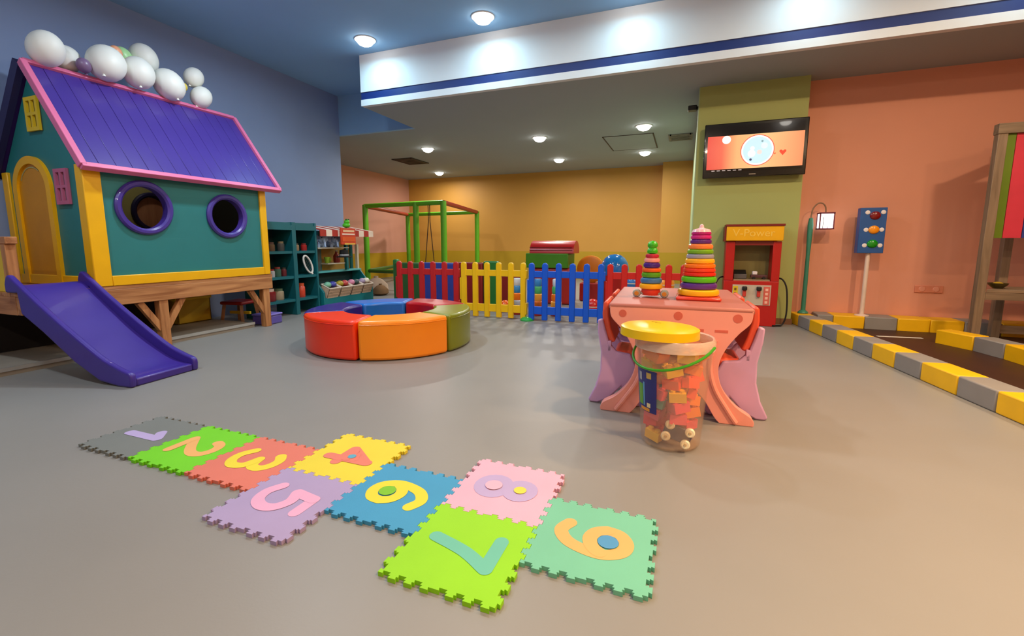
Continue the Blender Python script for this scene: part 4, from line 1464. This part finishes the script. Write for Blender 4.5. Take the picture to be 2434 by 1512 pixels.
# ------------------------------------------------------------------ toy fuel pump
pm = thing('toy_fuel_pump', 'red toy fuel pump with yellow header against the green column', 'toy fuel pump', (.64, 5.30, 0))
M_pr = mat('pump_red', (180, 16, 14), rough=.35, var=.04)
M_prd = mat('pump_red_dark', (120, 14, 12), rough=.45)
M_blk = mat('pump_black', (18, 16, 16), rough=.45)
pw_, f0, f1 = .25, -.10, .10


def Q(mb, name, m, parent=None, **k):
    return mb.build(name, m, parent or pm, **k)


Q(MB().box(-pw_, pw_, f0, f1, 0, .46), 'cabinet', M_pr, bevel=.006)
Q(MB().box(-pw_, -pw_ + .085, f0, f1, .46, .86), 'pillar', M_pr, bevel=.005)
Q(MB().box(pw_ - .075, pw_, f0, f1, .46, .86), 'pillar', M_pr, bevel=.005)
Q(MB().box(-pw_ + .085, pw_ - .075, f1 - .02, f1, .46, .86), 'window_back', mat('pump_back_olive', (120, 110, 60), rough=.6))
Q(MB().box(-pw_ + .0855, pw_ - .0755, f0 + .002, f1 - .022, .82, .8645), 'lintel', M_prd)
hdr = Q(MB().box(-pw_ - .005, pw_ + .005, f0 - .03, f1, .865, 1.01), 'header', mat('pump_yellow', (232, 170, 0), rough=.35), bevel=.005)
Q(MB().box(-pw_ - .012, pw_ + .012, f0 - .036, f1, 1.01, 1.03), 'header_cap', M_prd)
Q(MB().box(-pw_ - .02, -pw_ - .005, f0 - .02, f1, .86, 1.01), 'header_side', M_prd)
tx = text('lettering', 'V-Power', .105, mat('pump_letter', (242, 198, 76), rough=.4), hdr, (-.01, f0 - .0312, .94), (PI / 2, 0, 0), ext=.0008)
panel = Q(MB().box(-.165, .185, f0 - .006, f0, .215, .42), 'control_panel', mat('pump_panel', (196, 184, 166), rough=.5))
lbl = MB().box(-.16, -.115, f0 - .009, f0 - .006, .22, .405).build('yellow_label', mat('pump_lab_y', (222, 190, 30), rough=.5), panel)
lbr = MB().box(.12, .175, f0 - .009, f0 - .006, .22, .405).build('red_label', mat('pump_lab_r', (214, 96, 82), rough=.5), panel)
for k in range(4):
    MB().box(-.148, -.128, f0 - .0105, f0 - .009, .235 + k * .042, .26 + k * .042).build('label_mark', mat('pump_mark_y', (120, 86, 10)), panel)
    MB().box(.135, .16, f0 - .0105, f0 - .009, .235 + k * .042, .26 + k * .042).build('label_mark', mat('pump_mark_r', (244, 190, 170)), panel)
for x in (-.055, .075):
    nz_ = MB().box(x - .022, x + .022, f0 - .05, f0 - .006, .365, .405).build('nozzle', M_blk, panel, bevel=.008)
    MB().box(x - .016, x + .016, f0 - .03, f0 - .006, .30, .365).build('trigger', mat('trigger_red', (206, 60, 50), rough=.4), nz_, bevel=.005)
Q(MB().box(-.16, .17, f0 + .01, f1 - .02, .46, .475), 'window_shelf', mat('pump_shelf', (150, 126, 96), rough=.5))
for s_, x in ((1, pw_ + .002), (-1, -pw_ - .002)):
    pts = catmull([Vector(p) for p in [(x, -.0, .49), (x + s_ * .04, -.03, .475), (x + s_ * .075, -.05, .40), (x + s_ * .09, -.06, .25), (x + s_ * .088, -.06, .1), (x + s_ * .06, -.06, .02), (x + s_ * .02, -.08, .012), (x - s_ * .03, -.11, .012)]], 6)
    Q(MB().tube(pts, .008, 8), 'hose', M_blk, smooth=True)
# toys on the pump shelf
t = thing('toy_till', 'dark toy cash box on the shelf of the fuel pump', 'toy', (.545, 5.30, .4755))
MB().box(-.06, .06, -.05, .05, 0, .05).build('body', mat('till_grey', (88, 80, 78), rough=.5), t, bevel=.005)
MB().prism([(-.05, .05), (.05, .05), (.05, .09), (.03, .09)], -.055, .055, 'X').build('screen', M_blk, t)
t = thing('toy_truck', 'small grey and maroon toy truck on the shelf of the fuel pump', 'toy car', (.715, 5.27, .4755))
MB().box(-.075, .075, -.03, .03, .014, .045).build('bed', mat('truck_maroon', (84, 40, 44), rough=.4), t, bevel=.004)
MB().box(-.06, -.015, -.028, .028, .045, .08).build('cab', mat('truck_white', (226, 214, 214), rough=.4), t, bevel=.006)
for a in (-.045, .045):
    for b in (-.032, .032):
        MB().lathe([(0, -.006), (.014, -.006), (.014, .006), (0, .006)], (a, b, .014), 14, 'Y').build('wheel', M_blk, t, smooth=True)

# ------------------------------------------------------------------ television
tv = thing('television', 'flat screen television showing a cartoon on the green column', 'television', (.595, 5.34, 1.51))
M_tvb = mat('tv_black', (14, 10, 10), rough=.15, coat=.5)
MB().box(-.463, .463, -.03, .03, 0, .54).build('casing', M_tvb, tv, bevel=.008)
MB().box(-.12, .12, .03, .08, .17, .37).build('wall_bracket', mat('tv_bracket', (40, 38, 38), rough=.6), tv)
scr = MB().box(-.43, .43, -.033, -.03, .06, .51).build('screen', mat('tv_glass', (22, 12, 9), rough=.12, coat=.5), tv)


def tvmat():
    m = bpy.data.materials.new('tv_picture')
    m.use_nodes = True
    nt = m.node_tree
    b = nt.nodes['Principled BSDF']
    b.inputs['Base Color'].default_value = (0, 0, 0, 1)
    b.inputs['Roughness'].default_value = .2
    tc = nt.nodes.new('ShaderNodeTexCoord')
    sp = nt.nodes.new('ShaderNodeSeparateXYZ')
    mr = nt.nodes.new('ShaderNodeMapRange')
    mr.inputs['From Min'].default_value = -.43
    mr.inputs['From Max'].default_value = .43
    rp = nt.nodes.new('ShaderNodeValToRGB')
    els = rp.color_ramp.elements
    els[0].position = 0
    els[0].color = lin((240, 84, 70)) + (1,)
    els[1].position = 1
    els[1].color = lin((255, 150, 100)) + (1,)
    for p, cc in ((.16, (250, 112, 84)), (.32, (255, 190, 126)), (.6, (255, 206, 140)), (.8, (255, 184, 124))):
        e = els.new(p)
        e.color = lin(cc) + (1,)
    nt.links.new(tc.outputs['Object'], sp.inputs[0])
    nt.links.new(sp.outputs[0], mr.inputs['Value'])
    nt.links.new(mr.outputs['Result'], rp.inputs['Fac'])
    nt.links.new(rp.outputs['Color'], b.inputs['Emission Color'])
    b.inputs['Emission Strength'].default_value = 1.0
    return m


MB().box(-.43, .43, -.0345, -.033, .085, .415).build('picture', tvmat(), scr)


def flat(mb, name, rgb, s=1.0):
    return mb.build(name, emis('tvc_%d_%d_%d' % rgb, rgb, s), scr)


c = (.03, .255)
flat(MB().lathe([(0, 0), (.152, 0), (.152, .0012), (0, .0012)], (c[0], -.0358, c[1]), 40, 'Y'), 'picture_ring', (200, 84, 70))
flat(MB().lathe([(0, 0), (.144, 0), (.144, .0008), (0, .0008)], (c[0], -.0366, c[1]), 40, 'Y'), 'picture_disc', (248, 226, 226))
flat(MB().lathe([(0, 0), (.130, 0), (.130, .0006), (0, .0006)], (c[0], -.0372, c[1]), 40, 'Y'), 'picture_disc', (168, 204, 224))
for (x, z, r, rgb) in ((-.05, -.03, .034, (236, 240, 246)), (-.045, .02, .02, (206, 216, 226)), (.02, -.02, .022, (206, 190, 190)), (.06, .04, .03, (188, 206, 232)), (-.055, -.088, .012, (50, 60, 90)), (.04, .085, .01, (110, 140, 150))):
    flat(MB().lathe([(0, 0), (r, 0), (r, .0005), (0, .0005)], (c[0] + x, -.0377, c[1] + z), 20, 'Y'), 'picture_shape', rgb)
heart = [(0, -.028), (.03, .008), (.028, .022), (.014, .026), (0, .014), (-.014, .026), (-.028, .022), (-.03, .008)]
flat(MB().prism([(.255 + a, .22 + b) for a, b in heart], -.036, -.0345, 'Y'), 'picture_heart', (222, 60, 40))
flat(MB().prism([(.186 + a * .35, .212 + b * .35) for a, b in heart], -.036, -.0345, 'Y'), 'picture_heart', (206, 90, 60))
flat(MB().lathe([(0, 0), (.04, 0), (.04, .001), (0, .001)], (-.255, -.0355, .375), 20, 'Y'), 'picture_cloud', (250, 240, 230))
for k in range(6):
    flat(MB().box(-.38 + k * .05, -.38 + k * .05 + .03, -.0345, -.033, .068, .075), 'caption_mark', (190, 180, 180), .6)
MB().box(-.03, .03, -.032, -.03, .022, .03).build('badge', mat('tv_badge', (170, 160, 150), rough=.3, metal=.7), tv)

# ------------------------------------------------------------------ street lamp toy
lp = thing('toy_street_lamp', 'teal toy street lamp with a glowing square lantern by the salmon wall', 'street lamp', (1.18, 5.5, .12))
M_lt = mat('lamp_teal', (60, 134, 112), rough=.4)
MB().lathe([(.05, 0), (.045, .012), (.022, .03), (.018, .6), (.022, .72), (.026, .9), (.018, .97), (.012, .975)], n=18).build('pole', M_lt, lp, smooth=True)
ap = catmull([Vector((0, 0, .96)), Vector((.008, 0, 1.06)), Vector((.045, 0, 1.115)), Vector((.085, 0, 1.12)), Vector((.115, 0, 1.085)), Vector((.122, 0, 1.03))], 6)
MB().tube([p[:] for p in ap], .0065, 8).build('arm', mat('lamp_arm', (140, 110, 84), rough=.4), lp, smooth=True)
ln = MB().box(.068, .182, -.055, .055, .872, 1.012).build('lantern', emis('lantern_glow', (255, 250, 248), 1.6), lp)
c = MB()
for a in (.066, .184):
    for b in (-.057, .057):
        c.box(a - .005, a + .005, b - .005, b + .005, .865, 1.02)
c.box(.06, .19, -.062, .062, 1.012, 1.026).box(.06, .19, -.062, .062, .858, .87)
c.build('lantern_frame', mat('lantern_maroon', (110, 36, 62), rough=.5), lp)
MB().box(.092, .096, -.058, -.0555, .87, .98).build('glazing_bar', M_blk, ln)
MB().box(.132, .135, -.058, -.0555, .87, .9).build('glazing_bar', M_blk, ln)

# traffic light
tl = thing('toy_traffic_light', 'blue toy traffic light with three lamps on a white pole', 'traffic light', (1.675, 5.46, .12))
MB().lathe([(.06, 0), (.06, .012), (.019, .02), (.019, .64)], n=18).build('pole', mat('pole_white', (232, 208, 190), rough=.4), tl, smooth=True)
bx = MB().box(-.105, .105, -.045, .045, .625, 1.06).build('housing', mat('signal_blue', (30, 84, 150), rough=.45, var=.1), tl, bevel=.004)
M_dot = mat('dot_white', (236, 226, 222), rough=.5)
for z_, rgb, nm in ((.985, (126, 18, 22), 'red'), (.85, (244, 150, 20), 'amber'), (.715, (12, 146, 24), 'green')):
    lm = MB().ball((.012, -.045, z_), .045, .02, .04, 24, 12).build('lamp', mat('signal_' + nm, rgb, rough=.2, coat=.4), bx, smooth=True)
    lm['label'] = nm + ' signal lamp'
    for s_ in (-1, 1):
        dz = {'red': .03, 'amber': 0.0, 'green': -.015}[nm]
        MB().ball((.012 + s_ * .062, -.045, z_ + dz), .02, .004, .02, 16, 8).build('white_dot', M_dot, bx, smooth=True)
# socket plate
t = thing('wall_socket', 'salmon painted double socket plate low on the salmon wall', 'socket', (2.24, 5.62, .395))
MB().box(-.11, .11, -.012, 0, -.035, .035).build('plate', mat('socket_salmon', (218, 134, 104), rough=.5), t, bevel=.004)
for x in (-.055, .055):
    MB().lathe([(0, -.016), (.022, -.016), (.026, -.012), (0, -.012)], (x, 0, 0), 18, 'Y').build('outlet', mat('socket_rose', (226, 150, 124), rough=.5), t, smooth=True)

# ------------------------------------------------------------------ kerbs
M_ky = mat('kerb_yellow', (240, 184, 0), rough=.45, var=.06)
M_kg = mat('kerb_grey', (140, 134, 128), rough=.55, var=.06)
M_kt = mat('kerb_grey_top', (190, 176, 158), rough=.55)


def kerb(name_label, pts, w, h, cols, side=1):
    """row of blocks between consecutive points pts along the outer bottom edge; w across to the right"""
    t = thing('track_kerb', name_label, 'kerb', (pts[0][0], pts[0][1], 0))
    for (p, q), cl in zip(zip(pts, pts[1:]), cols):
        p, q = Vector(p), Vector(q)
        d = (q - p).normalized()
        nrm_ = Vector((d.y, -d.x)) * side * w
        P0 = Vector(pts[0])
        a = p + d * .0015
        b = q - d * .0015
        quad = [a - P0, b - P0, b + nrm_ - P0, a + nrm_ - P0]
        MB().prism([(v.x, v.y) for v in quad], 0, h, 'Z').build('kerb_block', M_ky if cl == 'y' else M_kg, t, bevel=.008)
    return t


ys = [5.60, 5.345, 5.08, 4.815, 4.55, 4.285, 4.02, 3.755, 3.49, 3.19, 2.93, 2.66, 2.39, 2.12, 1.85, 1.58, 1.31, 1.04]
KX = lambda y: 1.51 + (2.81 - y) * .158
kerb('long yellow and grey kerb running along the open floor', [(KX(y), y) for y in ys], .15, .115,
     ['y', 'g', 'y', 'g', 'y', 'g', 'y', 'g', 'y', 'g', 'y', 'g', 'y', 'g', 'y', 'g', 'y'], side=-1)
kerb('yellow and grey kerb along the foot of the salmon wall', [(x, 5.37) for x in (1.285, 1.42, 1.68, 1.94, 2.19, 2.44, 2.70, 2.96, 3.22, 3.48, 3.74, 4.0)], .24, .125,
     ['g', 'y', 'g', 'y', 'y', 'g', 'y', 'g', 'y', 'g', 'y'], side=-1)
kerb('short kerb of the island below the wooden frame', [(2.01, 4.83), (2.14, 4.57), (2.20, 4.32), (2.225, 4.06), (2.23, 3.80), (2.23, 3.54), (2.23, 3.28)], .14, .12,
     ['y', 'g', 'y', 'g', 'y', 'g'], side=-1)

# ------------------------------------------------------------------ wooden frame stall on the right
wf = thing('wooden_stall_frame', 'grey weathered wooden frame with a shelf at the right edge', 'wooden frame', (2.30, 4.93, 0))
M_gw = wood('grey_wood', (112, 92, 70), (150, 126, 100), 'Z', .7)
M_gwx = wood('grey_wood_x', (112, 92, 70), (150, 126, 100), 'X', .7)
MB().box(-.03, .03, -.03, .03, 0, 1.72).build('post', M_gw, wf, bevel=.003)
MB().box(.85, .91, -.03, .03, 0, 1.72).build('post', M_gw, wf, bevel=.003)
MB().box(.27, .33, .32, .38, 0, 1.72).build('post', M_gw, wf, bevel=.003)
MB().box(.85, .91, .32, .38, 0, 1.72).build('post', M_gw, wf, bevel=.003)
MB().box(-.035, .92, -.035, .035, 1.70, 1.78).build('top_beam', M_gwx, wf, bevel=.003)
MB().box(.26, .92, .315, .385, 1.70, 1.78).build('top_beam', M_gwx, wf, bevel=.003)
MB().bar((0, .03, 1.73), (.3, .32, 1.73), .05, .06).build('side_beam', M_gw, wf)
MB().box(.86, .92, .03, .33, 1.70, 1.76).build('side_beam', M_gw, wf)
MB().prism([(.031, -.031), (.849, -.031), (.849, .361), (.34, .361)], .44, .465).build('shelf', M_gwx, wf, bevel=.003)
MB().box(.03, .85, -.03, -.005, .38, .44).build('shelf_rail', M_gwx, wf)
MB().box(.33, .85, .34, .36, 0.05, .12).build('low_rail', M_gwx, wf)
bcol = [((96, 122, 10), 'green'), ((206, 50, 70), 'magenta'), ((40, 60, 140), 'blue'), ((226, 180, 20), 'yellow'), ((96, 122, 10), 'green'), ((206, 50, 70), 'magenta'), ((40, 60, 140), 'blue')]
for i, (rgb, nm) in enumerate(bcol):
    x0 = .035 + i * .116
    x1 = x0 + (.052 if i == 0 else .112)
    if i:
        x0 -= .06
        x1 -= .06
    MB().box(x0, x1, -.012, .008, .885, 1.70).build('board', mat('stallboard_' + nm, rgb, rough=.5), wf)
t = thing('toy_bowl', 'olive toy bowl on the shelf of the wooden frame', 'bowl', (2.47, 5.05, .4655))
MB().lathe([(.03, 0), (.06, .03), (.065, .045), (.058, .045), (.026, .008), (0, .008)], n=20).build('bowl', mat('bowl_olive', (70, 60, 20), rough=.4), t, smooth=True)
MB().ball((0, 0, .035), .035, .035, .02).build('filling', mat('bowl_fill', (190, 160, 40), rough=.5), t, smooth=True)
